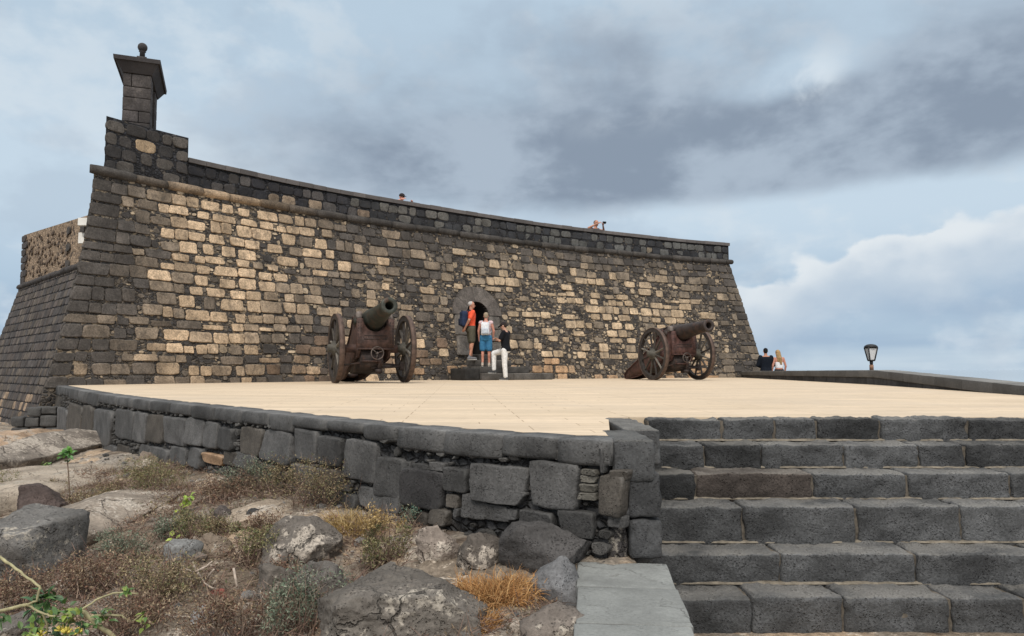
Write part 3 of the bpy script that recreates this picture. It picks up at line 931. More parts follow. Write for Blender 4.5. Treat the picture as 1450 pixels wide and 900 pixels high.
def par_color(px, r):
    v = r.random()
    if px < 500: p = ((0.030, 0.030, 0.034), (0.085, 0.078, 0.075), (0.30, 0.23, 0.165)); k = 0 if v < 0.68 else (1 if v < 0.90 else 2)
    elif px < 720: p = ((0.036, 0.037, 0.04), (0.125, 0.12, 0.11), (0.20, 0.15, 0.11)); k = 0 if v < 0.55 else (1 if v < 0.94 else 2)
    else: p = ((0.040, 0.042, 0.047), (0.105, 0.105, 0.10), (0.23, 0.19, 0.14)); k = 0 if v < 0.45 else (1 if v < 0.96 else 2)
    j = r.uniform(0.8, 1.2)
    return tuple(x * j for x in p[k])
for (a, b2, z0, z1, rows) in ((S_0, S_M, ZC + 0.05, ZM - 0.03, 4), (S_M, FACE.L - 0.02, ZC + 0.08, ZP - 0.15, 2)):
    hh = (z1 - z0) / rows
    for r in range(rows):
        s = a + 0.01
        while s < b2 - 0.06:
            wd = rnd.uniform(0.22, 0.5) if rows == 4 else rnd.uniform(0.22, 0.42)
            if b2 - s < wd + 0.2: wd = b2 - s - 0.01
            px, py = proj(pf(s + wd / 2, z0 + hh * r, 0))
            c = par_color(px, rnd)
            if rows == 4: c, kq = rnd.choice(((0.05, 0.046, 0.044), (0.085, 0.076, 0.068), (0.04, 0.038, 0.038))), rnd.uniform(0.9, 1.5); c = tuple(x * kq for x in c)
            if rows == 4 and s > S_0 + 0.6 and rnd.random() < 0.07: c = (0.42, 0.31, 0.20)
            stone(mb, pf, s, s + wd, z0 + hh * r + 0.012, z0 + hh * (r + 1) - rnd.uniform(0.012, 0.06), rnd.uniform(0.015, 0.04), c, rnd, sq=rnd.uniform(4, 9), n=18)
            s += wd + (rnd.choice((0.02, 0.06, 0.1)) if rows == 4 else rnd.choice((0.02, 0.04, 0.09)))
fbuild(mb, 'parapet', M_fort)
# coping blocks
mb = MB()
s = S_M + 0.005
while s < FACE.L + 0.05:
    wd = min(rnd.uniform(0.38, 0.52), FACE.L + 0.06 - s)
    if wd < 0.08: break
    k = rnd.uniform(0.8, 1.2); c = tuple(x * k for x in (0.125, 0.115, 0.112))
    n = 3
    lift = rnd.uniform(-0.008, 0.008)
    vs = []
    for i in range(n + 1):
        q = s + 0.004 + (wd - 0.008) * i / n
        vs += [pf(q, ZP - 0.12, 0.05), pf(q, ZP - 0.012 + lift, 0.055), pf(q, ZP + lift, 0.04), pf(q, ZP + lift, -TH - 0.05), pf(q, ZP - 0.12, -TH - 0.05)]
    fs = []
    for i in range(n):
        for j in range(5):
            fs.append((i * 5 + j, (i + 1) * 5 + j, (i + 1) * 5 + (j + 1) % 5, i * 5 + (j + 1) % 5))
    fs += [(0, 1, 2, 3, 4), tuple(reversed([n * 5 + j for j in range(5)]))]
    mb.add(vs, fs, c)
    s += wd
fbuild(mb, 'coping', M_coping, smooth_=False)

# cordon: half-round moulding with jointed pieces, running round both corners
mb = MB()
def cordon_run(path, colf, r=0.105):
    """path: function s -> (point, outward normal); pieces about 0.9 m long"""
    s0, s1, f = path
    s = s0
    while s < s1 - 0.02:
        e = min(s1, s + rnd.uniform(0.6, 1.0))
        if s1 - e < 0.3: e = s1
        n, m_ = 6, 12
        vs = []
        rr = r * rnd.uniform(0.90, 1.07); oz, od = rnd.uniform(-0.012, 0.012), rnd.uniform(-0.012, 0.012)
        for i in range(n + 1):
            q = s + 0.010 + (e - s - 0.020) * i / n
            p, nr = f(q)
            r2 = rr * (0.88 if i in (0, n) else 1.0)
            for j in range(m_):
                th = -math.pi * 0.62 + 1.24 * math.pi * j / (m_ - 1)
                wob = 1 + 0.10 * nz(q * 3.5, j * 0.5, 3)
                vs.append((p[0] + nr[0] * (0.02 + od + r2 * wob * math.cos(th)), p[1] + nr[1] * (0.02 + od + r2 * wob * math.cos(th)), ZC + oz + r2 * wob * math.sin(th)))
        fs = []
        for i in range(n):
            for j in range(m_ - 1):
                fs.append((i * m_ + j, (i + 1) * m_ + j, (i + 1) * m_ + j + 1, i * m_ + j + 1))
        fs += [tuple(range(m_)), tuple(reversed([n * m_ + j for j in range(m_)]))]
        mb.add(vs, fs, colf((s + e) / 2))
        s = e
def cordon_color(s):
    px, _ = proj(facade(s, ZC, 0))
    tan = math.exp(-((px - 320) / 75.0) ** 2)
    k = rnd.uniform(0.7, 1.3)
    return tuple((a * (1 - tan) + b2 * tan) * k for a, b2 in zip((0.066, 0.060, 0.055), (0.40, 0.29, 0.19)))
cordon_run((-0.10, FACE.L + 0.16, lambda s: (FACE.pos(s), FACE.nor(s))), cordon_color)
fbuild(mb, 'cordon_moulding', M_fort)

# the other sides of the plan (west flank, rear bastion, back, right flank), battered
A = FACE.pos(0.0); B = FACE.pos(FACE.L)
RB1 = onz(107.7, 378, ZC).to_2d(); RB0 = onz(28, 406.5, ZC).to_2d()
rbd = (RB1 - RB0).normalized()
RB2 = RB1 + rbd * 3.4
PLAN = [tuple(A), (-10.75, 20.4), (-10.1, 21.4), (-15.3, 29.6), tuple(RB2), tuple(RB0), (RB0.x + 5, RB0.y + 7), (2.0, 44.0), (6.5, 36.0), tuple(B)]
def side(mb, a, b2, zlo, zhi, ext0=0.25, ext1=0.25):
    a = np.array(a); b2 = np.array(b2)
    d = (b2 - a) / np.linalg.norm(b2 - a); n = np.array([-d[1], d[0]])     # outward for a clockwise-from-left walk
    vs = []
    for z in (zlo, zhi):
        off = BAT * max(0, ZC - z)
        for p, e in ((a, -ext0), (b2, ext1)):
            q = p + n * off + d * e * max(0, ZC - z)
            vs.append((q[0], q[1], z))
    mb.add(vs, [(0, 2, 3, 1)])
    return d, n
mb = MB()
for i in range(len(PLAN) - 1):
    if i in (0, 4, len(PLAN) - 2): continue
    e0 = 0.0 if i == 0 else 0.2
    e1 = 0.0 if i == len(PLAN) - 2 else 0.2
    mb = MB()
    side(mb, PLAN[i], PLAN[i + 1], -3.0, ZC, e0, e1)
    side(mb, PLAN[i], PLAN[i + 1], ZC, ZP - 0.1)
    fbuild(mb, 'side_wall', M_rubble)
# close the battered corner gaps of the front face with its own side faces
mb = MB()
zz_ = np.linspace(-1.6, ZC, 30)
vs = []
ad = (np.array(PLAN[1]) - A); ad = ad / np.linalg.norm(ad)
bd_ = (np.array(PLAN[-2]) - B); bd_ = bd_ / np.linalg.norm(bd_)
for z in zz_:
    p = np.array(facade(s_left(z), z, 0)); vs += [tuple(p), (p[0] + ad[0] * 6.8, p[1] + ad[1] * 6.8, z)]
fs = [(2 * i + 1, 2 * i, 2 * i + 2, 2 * i + 3) for i in range(29)]
mb.add(vs, fs)
mbr = MB()
vs = []
for z in zz_:
    p = np.array(facade(s_right(z), z, 0)); vs += [tuple(p), (p[0] + bd_[0] * 6.5, p[1] + bd_[1] * 6.5, z)]
mbr.add(vs, [(2 * i, 2 * i + 1, 2 * i + 3, 2 * i + 2) for i in range(29)])
# upper left and right returns of the parapet
for (p, d, ztop, ln, mm) in ((np.array(pf(S_0, ZC + 1, 0))[:2], ad, ZM - 0.02, 3.4, mb), (B, bd_, ZP - 0.1, 6.0, mbr)):
    q = p + d * ln
    mm.add([(p[0], p[1], ZC - 0.1), (q[0], q[1], ZC - 0.1), (q[0], q[1], ztop), (p[0], p[1], ztop)], [(0, 1, 2, 3)])
fbuild(mb, 'corner_return', M_rubble); fbuild(mbr, 'corner_return', M_rubble)
# blocks wrapping the two corners so that the edge reads as masonry
def ret_left(s, z, d):
    p = np.array(facade(s_left(z), z, 0)); n = np.array([-ad[1], ad[0]])
    return (p[0] + ad[0] * s + n[0] * d, p[1] + ad[1] * s + n[1] * d, z)
def ret_right(s, z, d):
    p = np.array(facade(s_right(z), z, 0)); n = np.array([bd_[1], -bd_[0]])
    return (p[0] + bd_[0] * s + n[0] * d, p[1] + bd_[1] * s + n[1] * d, z)
for f_, cc in ((ret_left, 0.05), (ret_right, 0.11)):
    z = -0.1
    mb = MB()
    while z < ZC - 0.3:
        h = rnd.uniform(0.24, 0.31); s = 0.012
        while s < 5.6:
            wd = rnd.uniform(0.3, 0.6); k = rnd.uniform(0.7, 1.4)
            stone(mb, f_, s, s + wd, z + 0.01, z + h - 0.03, rnd.uniform(0.008, 0.02), (cc * k, cc * 0.93 * k, cc * 0.87 * k), rnd, sq=9, n=16, wob=0.03)
            s += wd + rnd.choice((0.03, 0.07, 0.12))
        z += h
    fbuild(mb, 'corner_blocks', M_fort)

# rear bastion: small dark squared blocks below its cordon, brown rubble with dark quoins above
RA = np.array(RB0); rd = np.array(RB2 - RB0); RL = np.linalg.norm(rd); rd /= RL; rn = np.array([rd[1], -rd[0]])
def rear(s, z, d):
    off = 0.24 * max(0.0, ZC - z) + d
    return (RA[0] + rd[0] * s + rn[0] * off, RA[1] + rd[1] * s + rn[1] * off, z)
mb = MB()
vs = []
for z in (-3.2, ZC):
    vs += [rear(-0.27 * (ZC - z), z, 0), rear(RL, z, 0)]
mb.add(vs, [(0, 1, 3, 2)])
fbuild(mb, 'rear_bastion_core', M_rubble_dark)
mb = MB()
z = -2.6
while z < ZC - 0.1:
    h = rnd.uniform(0.33, 0.40)
    s = -0.27 * (ZC - z) + 0.02
    while s < RL:
        wd = rnd.uniform(0.36, 0.62); k = rnd.uniform(0.7, 1.35)
        c = rnd.choice(((0.075, 0.062, 0.055), (0.062, 0.055, 0.052), (0.09, 0.075, 0.062)))
        if z < -0.8 and rnd.random() < 0.2: c = (0.26, 0.19, 0.13)
        stone(mb, rear, s, s + wd - 0.03, z + 0.01, z + h - 0.03, rnd.uniform(0.012, 0.03), tuple(x * k * 1.15 for x in c), rnd, sq=9, n=14)
        s += wd
    z += h
fbuild(mb, 'rear_bastion', M_fort)
# rear parapet
ZR0, ZR1 = at(40.4, 333, RB0.y).z, at(107.7, 308, RB1.y).z
def rear_top(s): return ZR0 + (ZR1 - ZR0) * s / max(1e-3, (RB1 - RB0).length)
mb = MB()
vs = [rear(0.12, ZC, -0.05), rear(RL, ZC, -0.05), rear(RL, rear_top(RL), -0.05), rear(0.12, rear_top(0), -0.05),
      rear(0.12, ZC, -0.9), rear(RL, ZC, -0.9), rear(RL, rear_top(RL), -0.9), rear(0.12, rear_top(0), -0.9)]
mb.add(vs, [(0, 1, 2, 3), (5, 4, 7, 6), (3, 2, 6, 7), (4, 0, 3, 7), (1, 5, 6, 2)])
fbuild(mb, 'rear_parapet', M_rubble_tan, smooth_=False)
mb = MB()
for r in range(7):
    z0 = ZC + 0.12 + r * 0.37
    if z0 + 0.36 > rear_top(0.0): break
    s1 = 0.14 + (1.15 if r % 2 else 0.75)
    for (a, b2) in ((0.13, 0.13 + (s1 - 0.14) * 0.55), (0.13 + (s1 - 0.14) * 0.57, s1)):
        stone(mb, rear, a, b2, z0, z0 + 0.34, 0.03, (0.07, 0.06, 0.056), rnd, sq=8, n=14)
    if r % 2 == 0 and z0 + 0.4 < rear_top(9.3): stone(mb, rear, 9.0, 9.6, z0, z0 + 0.32, 0.03, (0.08, 0.07, 0.062), rnd, sq=8, n=14)
for k in range(110):
    s = rnd.uniform(1.0, 9.2); z0 = ZC + rnd.uniform(0.1, rear_top(s) - ZC - 0.35); q = rnd.uniform(0.08, 0.19)
    k2 = rnd.uniform(0.6, 1.5)
    stone(mb, rear, s, s + q, z0, z0 + q * rnd.uniform(0.8, 1.5), 0.015, (0.13 * k2, 0.095 * k2, 0.07 * k2), rnd, sq=2.4, n=9, wob=0.15)
fbuild(mb, 'rear_rubble_stones', M_fort)
mb = MB()
cordon_run((-0.15, RL, lambda s: ((RA + rd * s), rn)), lambda s: (0.06, 0.053, 0.05), r=0.14)
fbuild(mb, 'rear_cordon', M_coping)
# white plastered steps of the embrasure beside the rear parapet
mb = MB()
def wblock(x0, y0, x1, y1, Y):
    a, b2 = at(x0, y1, Y), at(x1, y0, Y)
    box(mb, a.x, b2.x, Y, Y + 0.8, a.z, b2.z)
wblock(110, 308, 128, 318.5, 30.4); wblock(115, 318.5, 128, 329, 30.6); wblock(110.5, 329, 124, 344, 30.2)
fbuild(mb, 'white_embrasure', M_white, smooth_=False)
mb = MB()
def wb2(x0, y0, x1, y1, Y):
    a, b2 = at(x0, y1, Y), at(x1, y0, Y)
    box(mb, a.x, b2.x, Y, Y + 0.3, a.z, b2.z, (0.06, 0.055, 0.052))
wb2(113, 320, 119, 328, 30.05)
fbuild(mb, 'embrasure_stone', M_fort, smooth_=False)

# roof deck
mb = MB()
dk = [tuple(FACE.pos(s) - FACE.nor(s) * 0.4) for s in np.linspace(0.3, FACE.L - 0.3, 30)] + [(p[0], p[1]) for p in PLAN[::-1][1:-1]]
mb.add([(x, y, 4.15) for x, y in dk], [tuple(range(len(dk)))])
o = fbuild(mb, 'roof_deck', M_mortar, smooth_=False)

# doorway: jamb blocks and voussoirs, reveal, dark passage
mb = MB()
def jamb(s0, s1, z0, z1, c):
    stone(mb, facade, s0, s1, z0, z1, 0.07, c, rnd, sq=14, n=28, wob=0.02)
def jc():
    k = rnd.uniform(0.85, 1.2)
    return (0.15 * k, 0.135 * k, 0.12 * k)
for sg in (-1, 1):
    z = DTH - 0.02
    for hh in ((0.62, 0.66) if sg < 0 else (0.45, 0.4, 0.43)):
        z1 = min(z + hh, DSP)
        a, b2 = sorted((S_D + sg * DW, S_D + sg * (DOUT - (0.06 if hh < 0.45 else 0.0))))
        jamb(a, b2, z + 0.004, z1 - 0.006, tuple(x * (1.45 if (sg < 0 and z < 1.1) else 1) for x in jc()))
        z = z1
def voussoir(a0, a1, r0, r1, c):
    n = 10
    vs, fs = [], []
    for d in (-0.05, 0.075):
        for i in range(n + 1):
            a = a0 + (a1 - a0) * i / n
            for r in (r0, r1):
                vs.append(facade(S_D + r * math.cos(a), DSP + r * math.sin(a), d))
    k = (n + 1) * 2
    for i in range(n):
        fs.append((k + 2 * i, k + 2 * i + 1, k + 2 * i + 3, k + 2 * i + 2))
        fs.append((2 * i, k + 2 * i, k + 2 * i + 2, 2 * i + 2))
        fs.append((2 * i + 1, 2 * i + 3, k + 2 * i + 3, k + 2 * i + 1))
    fs.append((0, 1, k + 1, k)); fs.append((2 * n, k + 2 * n, k + 2 * n + 1, 2 * n + 1))
    mb.add(vs, fs, c)
cuts = [0.0, 0.62, 1.72, 2.5, math.pi]
for i in range(4):
    voussoir(cuts[i] + 0.006, cuts[i + 1] - 0.006, DIN, DOUT + rnd.uniform(-0.02, 0.03), tuple(x * (0.9, 1.1, 0.95, 1.05)[i] for x in (0.135, 0.118, 0.105)))
fbuild(mb, 'door_surround', M_fort, smooth_=False)
n0 = FACE.nor(S_D); t0 = FACE.tan(S_D)
def tun(ds, z, dep):
    p = np.array(facade(S_D, z, 0)); p0 = np.array(facade(S_D, DTH, 0.06))
    return (p[0] + t0[0] * ds - n0[0] * dep, p[1] + t0[1] * ds - n0[1] * dep, z)
prof = [(-DW, DTH - 0.02), (-DW, DSP)] + [(-DIN * math.cos(math.pi * k / 14), DSP + DIN * math.sin(math.pi * k / 14)) for k in range(1, 14)] + [(DW, DSP), (DW, DTH - 0.02)]
mb = MB()
vs = []
for dep in (-0.05, 0.5, 4.0):
    vs += [tun(a, z, dep) for a, z in prof]
k = len(prof)
fs = []
for r in range(2):
    for i in range(k):
        fs.append((r * k + i, r * k + (i + 1) % k, (r + 1) * k + (i + 1) % k, (r + 1) * k + i))
fs.append(tuple(2 * k + i for i in range(k)))
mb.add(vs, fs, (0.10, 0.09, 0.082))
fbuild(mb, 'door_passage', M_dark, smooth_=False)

# the steps up to the doorway, flanked by a dark block and lumps of sandy rock
dsteps = empty('doorway_steps', facade(S_D, 0, 0.5), rz=math.atan2(t0[1], t0[0]), label='short flight of worn grey stone steps below the arched doorway of the fort', cat='steps')
# local axes: x along the wall, -y outwards
for k, (x0, x1, y0, y1, z0, z1) in enumerate(((-0.95, 1.75, -0.72, 0.6, 0.0, 0.20), (-0.80, 1.05, -0.40, 0.6, 0.20, 0.40), (-0.62, 0.62, -0.08, 0.6, 0.40, 0.60), (-0.45, 0.5, 0.22, 0.7, 0.60, 0.77))):
    mb = MB()
    kk = rnd.uniform(0.9, 1.15)
    xs = [x0, x0 + (x1 - x0) * rnd.uniform(0.4, 0.6), x1]
    for q in range(2):
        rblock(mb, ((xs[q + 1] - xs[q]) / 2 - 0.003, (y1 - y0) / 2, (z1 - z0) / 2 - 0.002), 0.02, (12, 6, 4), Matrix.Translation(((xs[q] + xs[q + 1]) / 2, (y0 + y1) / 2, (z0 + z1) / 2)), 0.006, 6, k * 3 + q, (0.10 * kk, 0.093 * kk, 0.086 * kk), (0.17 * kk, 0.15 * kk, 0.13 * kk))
    mb.build('step', M_step, dsteps)
mb = MB()
rblock(mb, (0.25, 0.4, 0.17), 0.03, (8, 8, 6), Matrix.Translation((-1.22, -0.22, 0.17)), 0.012, 5, 3.3, (0.03, 0.029, 0.028))
mb.build('side_block', M_basalt, dsteps)
# ------------------------------------------------------------------ sentry box on the raised corner
gx0, gy0 = at(172, 170, 17.2), at(212.5, 170, 17.42)
gdir = Vector((gy0.x - gx0.x, gy0.y - gx0.y)); gw = gdir.length; gdir.normalize()
gang = math.atan2(gdir.y, gdir.x)
gc = Vector(((gx0.x + gy0.x) / 2, (gx0.y + gy0.y) / 2)) + Vector((-gdir.y, gdir.x)) * 0.85
ZRF = at(222, 86, 17.2).z
gt = empty('sentry_box', (gc.x, gc.y, 4.15), gang, label='slim dark stone sentry box with overhanging roof and ball finial on the fort corner', cat='sentry box')
hb = ZRF - 4.15
mb = MB()
rg = random.Random(3)
z = 0.0
while z < hb - 0.3:
    h = min(rg.uniform(0.24, 0.36), hb - 0.28 - z)
    if hb - 0.28 - z - h < 0.1: h = hb - 0.28 - z
    x = -gw / 2
    while x < gw / 2 - 0.01:
        wd = rg.choice((gw * 0.42, gw * 0.58, gw, gw * 0.3))
        if gw / 2 - x < wd + 0.1: wd = gw / 2 - x
        k = rg.uniform(0.75, 1.3)
        rblock(mb, (wd / 2 - 0.005, 0.09, h / 2 - 0.006), 0.015, (6, 3, 5), Matrix.Translation((x + wd / 2, -0.76, z + h / 2)), 0.006, 7, rg.random() * 9, (0.075 * k, 0.066 * k, 0.063 * k))
        x += wd
    for sx in (-1, 1):                                  # side walls leave a slit window
        for (y0, y1) in ((-0.67, -0.30), (0.22, 0.85)) if 1.9 < z < 3.0 else ((-0.67, -0.1), (-0.1, 0.85)):
            k = rg.uniform(0.75, 1.2)
            rblock(mb, (0.08, (y1 - y0) / 2 - 0.004, h / 2 - 0.005), 0.015, (3, 6, 4), Matrix.Translation((sx * (gw / 2 - 0.085), (y0 + y1) / 2, z + h / 2)), 0.006, 7, rg.random() * 9, (0.07 * k, 0.062 * k, 0.06 * k))
    rblock(mb, (gw / 2 - 0.18, 0.08, h / 2 - 0.004), 0.015, (4, 3, 3), Matrix.Translation((0, 0.77, z + h / 2)), 0.004, 7, rg.random() * 9, (0.06, 0.055, 0.053))
    z += h
mb.build('wall', M_fort, gt)
mb = MB()
def frus(mb, a0, b0, z0, a1, b1, z1, c, y=0.0):
    v = [(-a0, y - b0, z0), (a0, y - b0, z0), (a0, y + b0, z0), (-a0, y + b0, z0), (-a1, y - b1, z1), (a1, y - b1, z1), (a1, y + b1, z1), (-a1, y + b1, z1)]
    mb.add(v, [(0, 3, 2, 1), (4, 5, 6, 7), (0, 1, 5, 4), (1, 2, 6, 5), (2, 3, 7, 6), (3, 0, 4, 7)], c)
rc = (0.055, 0.05, 0.05)
frus(mb, gw / 2 + 0.01, 0.87, hb - 0.27, gw / 2 + 0.15, 1.02, hb - 0.04, rc)
frus(mb, gw / 2 + 0.19, 1.06, hb - 0.038, gw / 2 + 0.20, 1.07, hb + 0.06, rc)
frus(mb, gw / 2 + 0.19, 1.06, hb + 0.062, 0.14, 0.2, hb + 0.34, rc)
rf = mb.build('roof', M_coping, gt, smooth_=False)
mb = MB()
frus(mb, 0.13, 0.13, hb + 0.30, 0.11, 0.11, hb + 0.46, rc)
lathe(mb, [(hb + 0.455, 0.065), (hb + 0.60, 0.06), (hb + 0.62, 0.085)] + [(hb + 0.73 - 0.115 * math.cos(math.pi * (0.12 + 0.88 * k / 9)), max(0.004, 0.115 * math.sin(math.pi * (0.12 + 0.88 * k / 9)))) for k in range(10)], n=18, color=rc)
mb.build('finial', M_coping, rf)

# ------------------------------------------------------------------ retaining wall of the terrace
rnd = random.Random(21)
wall = empty('retaining_wall', (WALL.pos(WALL.L / 2)[0], WALL.pos(WALL.L / 2)[1], -0.7), label='curved low retaining wall of dark basalt blocks along the edge of the beige terrace', cat='retaining wall')
wl = Vector(wall.location)
def wbuild(mb, name, mat, smooth_=True, parent=None):
    mb.v = [tuple(Vector(p) - wl) for p in mb.v]
    return mb.build(name, mat, parent or wall, smooth_)
mb = MB()
vs = []
n = 200
for i in range(n + 1):
    s = WALL.L * i / n
    for z in (-1.2, -0.9, -0.6, -0.3, -0.05): vs.append(wallf(s, z, -0.012))
    vs.append(wallf(s, -0.05, -0.35))
fs = []
for i in range(n):
    for j in range(5): fs.append((i * 6 + j, (i + 1) * 6 + j, (i + 1) * 6 + j + 1, i * 6 + j + 1))
mb.add(vs, fs)
M_wall_core = rubble_material('basalt chink stones', 15.0, (0.035, 0.035, 0.036), (0.11, 0.10, 0.09), 0.2, 1.0, 0.03, mort=(0.02, 0.02, 0.02))
wbuild(mb, 'rubble_core', M_wall_core)

# blocks measured on the photograph, as (x0, y0, x1, y1) in its pixels
Z6 = lambda *b: tuple((60 + b[i] / 3.295) if i % 2 == 0 else (520 + b[i] / 3.295) for i in range(4))
Z2 = lambda *b: tuple((400 + b[i] / 2.589) if i % 2 == 0 else (560 + b[i] / 2.589) for i in range(4))
CAPS_A = [Z6(*b) for b in ((38, 80, 85, 125), (88, 90, 124, 130), (128, 98, 168, 150), (170, 105, 210, 165), (213, 112, 262, 178), (265, 122, 348, 172), (352, 130, 422, 186), (426, 150, 504, 200), (508, 155, 598, 208),
          (602, 165, 696, 222), (700, 178, 806, 244), (810, 186, 934, 256), (940, 198, 1062, 268), (1068, 208, 1172, 300))]
BODY_A = [Z6(*b) for b in ((42, 130, 64, 210), (66, 130, 90, 215), (88, 190, 128, 305), (132, 172, 192, 310), (196, 178, 246, 335), (250, 196, 338, 360), (352, 198, 430, 334), (434, 208, 492, 350), (497, 220, 570, 352), (575, 232, 674, 362), (680, 238, 756, 362),
          (762, 252, 824, 376), (828, 280, 900, 384), (930, 280, 1024, 412), (1030, 292, 1172, 446), (310, 362, 368, 404), (370, 365, 430, 415), (470, 360, 512, 420), (516, 375, 608, 455), (612, 372, 696, 455), (698, 372, 764, 466), (768, 402, 858, 452), (862, 392, 926, 458),
          (45, 215, 84, 290), (905, 400, 1010, 470), (1040, 450, 1100, 520),)]
CAPS_B = [Z2(*b) for b in ((44, 68, 166, 124), (170, 84, 300, 136), (304, 98, 424, 168), (430, 108, 596, 204), (602, 128, 808, 228), (816, 142, 1010, 232), (1014, 152, 1180, 256))]
BODY_B = [Z2(*b) for b in ((46, 124, 132, 240), (136, 150, 218, 258), (228, 164, 350, 312), (350, 224, 450, 376), (454, 240, 478, 318), (452, 266, 598, 412), (600, 262, 684, 352), (690, 256, 902, 352), (700, 340, 890, 392), (912, 242, 1092, 414),
          (668, 362, 760, 448), (740, 398, 840, 456), (556, 414, 620, 470), (606, 360, 656, 410), (1098, 268, 1160, 290), (1098, 292, 1156, 318), (1098, 322, 1154, 352), (1094, 354, 1156, 380), (290, 345, 445, 420), (486, 250, 548, 270), (552, 244, 600, 274),
          (1160, 290, 1258, 440), (1208, 272, 1272, 308), (1196, 440, 1262, 482), (1166, 190, 1190, 282), (640, 410, 664, 440), (818, 412, 870, 452), (46, 255, 130, 330), (140, 270, 222, 340), (0, 330, 120, 420), (130, 345, 280, 430), (330, 420, 440, 520), (470, 420, 550, 500), (880, 420, 1000, 500), (1020, 420, 1150, 520))]
def wall_stone(bx, prot, c, sq):
    x0, y0, x1, y1 = bx
    s0, s1 = wall_s(x0), wall_s(x1)
    if s1 - s0 < 0.02: return
    xm = (x0 + x1) / 2
    z1, z0 = wall_z(xm, y0), wall_z(xm, y1)
    if z1 - z0 < 0.02: return
    z1 = min(z1, -0.006)
    stone(mb, wallf, s0 + 0.003, s1 - 0.003, z0, z1, prot, c, rnd, sq=sq, n=28, wob=0.05)
    used.append((s0, s1, z0, z1))
used = []
mb = MB()
for bx in BODY_A + BODY_B:
    k = rnd.uniform(0.72, 1.35)
    c = (0.080 * k, 0.078 * k, 0.076 * k)
    if rnd.random() < 0.22: c = (0.088 * k, 0.078 * k, 0.067 * k)
    if abs(bx[0] - Z6(768, 0, 0, 0)[0]) < 0.5: c = (0.36, 0.235, 0.145)
    if abs(bx[0] - Z2(452, 0, 0, 0)[0]) < 0.5: c = (0.045, 0.043, 0.043)
    if abs(bx[0] - Z2(1098, 0, 0, 0)[0]) < 2 : c = (0.15 * k, 0.14 * k, 0.12 * k)
    wall_stone(bx, rnd.uniform(0.018, 0.038), c, rnd.uniform(8, 16))
# small chinking stones wherever there is room
for _ in range(7000):
    s = rnd.uniform(0, WALL.L); big = rnd.uniform(0.014, 0.06)
    z0 = rnd.uniform(wall_foot(s) - 0.05, -0.10); a, b2 = s, s + big * rnd.uniform(0.9, 2.2); z1 = z0 + big
    if any(a < u[1] + 0.004 and b2 > u[0] - 0.004 and z0 < u[3] + 0.003 and z1 > u[2] - 0.003 for u in used): continue
    k = rnd.uniform(0.6, 1.6)
    stone(mb, wallf, a, b2, z0, z1, rnd.uniform(0.012, 0.03), (0.07 * k, 0.067 * k, 0.063 * k), rnd, sq=3.0, n=12, wob=0.14)
    used.append((a, b2, z0, z1))
wbuild(mb, 'block_facing', M_basalt)
# coping blocks: each has a paler top that shows as a thin grey rim along the paving
mb = MB()
def cap(s0, s1, zb, c):
    nseg = max(2, int((s1 - s0) / 0.07)); sd_ = rnd.uniform(0, 99)
    prof = [(-0.06, zb), (0.022, zb + 0.004), (0.034, zb + 0.018), (0.036, zb * 0.5), (0.035, -0.014), (0.027, -0.004), (0.010, -0.001), (-COP, 0.002), (-COP, -0.06)]
    m_ = len(prof); vs = []; cs = []
    for i in range(nseg + 1):
        s = s0 + 0.004 + (s1 - s0 - 0.008) * i / nseg
        e = 0.012 if i in (0, nseg) else 0.0
        for j, (d, z) in enumerate(prof):
            wv = 0.008 * nz(s * 7 + sd_, j * 0.9, sd_) + 0.004 * nz(s * 22, j * 1.7, sd_)
            vs.append(wallf(s, z + (wv * 0.3 if j in (6, 7) else 0) - (e * 0.4 if 3 < j < 8 else -e * 0.3), d + (wv - e * 0.6 if j < 7 else 0)))
            cs.append(tuple(x * 1.7 for x in c) if 6 <= j < 9 else c)
    fs = []
    for i in range(nseg):
        for j in range(m_ - 1): fs.append((i * m_ + j, (i + 1) * m_ + j, (i + 1) * m_ + j + 1, i * m_ + j + 1))
    fs += [tuple(range(m_)), tuple(reversed([nseg * m_ + j for j in range(m_)]))]
    mb.add(vs, fs, cols=cs)
pxb = sorted(CAPS_A + CAPS_B)
edges = [wall_s(74)] + [wall_s((pxb[i][2] + pxb[i + 1][0]) / 2) for i in range(len(pxb) - 1)] + [WALL.L + 0.02]
edges[0] = 0.0
for i, bx in enumerate(pxb):
    if edges[i + 1] - edges[i] < 0.03: continue
    xm = (bx[0] + bx[2]) / 2
    zb = min(-0.06, wall_z(xm, bx[3]))
    k = rnd.uniform(0.75, 1.25)
    cap(edges[i], edges[i + 1], max(zb, -0.20), (0.072 * k, 0.071 * k, 0.070 * k))
wbuild(mb, 'coping', M_basalt)
# pier at the end of the wall beside the steps, with its thick top block
pier0 = Vector((WALL.pos(WALL.L)[0], WALL.pos(WALL.L)[1]))
py0 = WALL.pos(WALL.L)[1]
pxl, pxr = onz(866, 622, 0).x, PIER_R0.x
mb = MB()
yb = STEP_Y[0] + 0.02
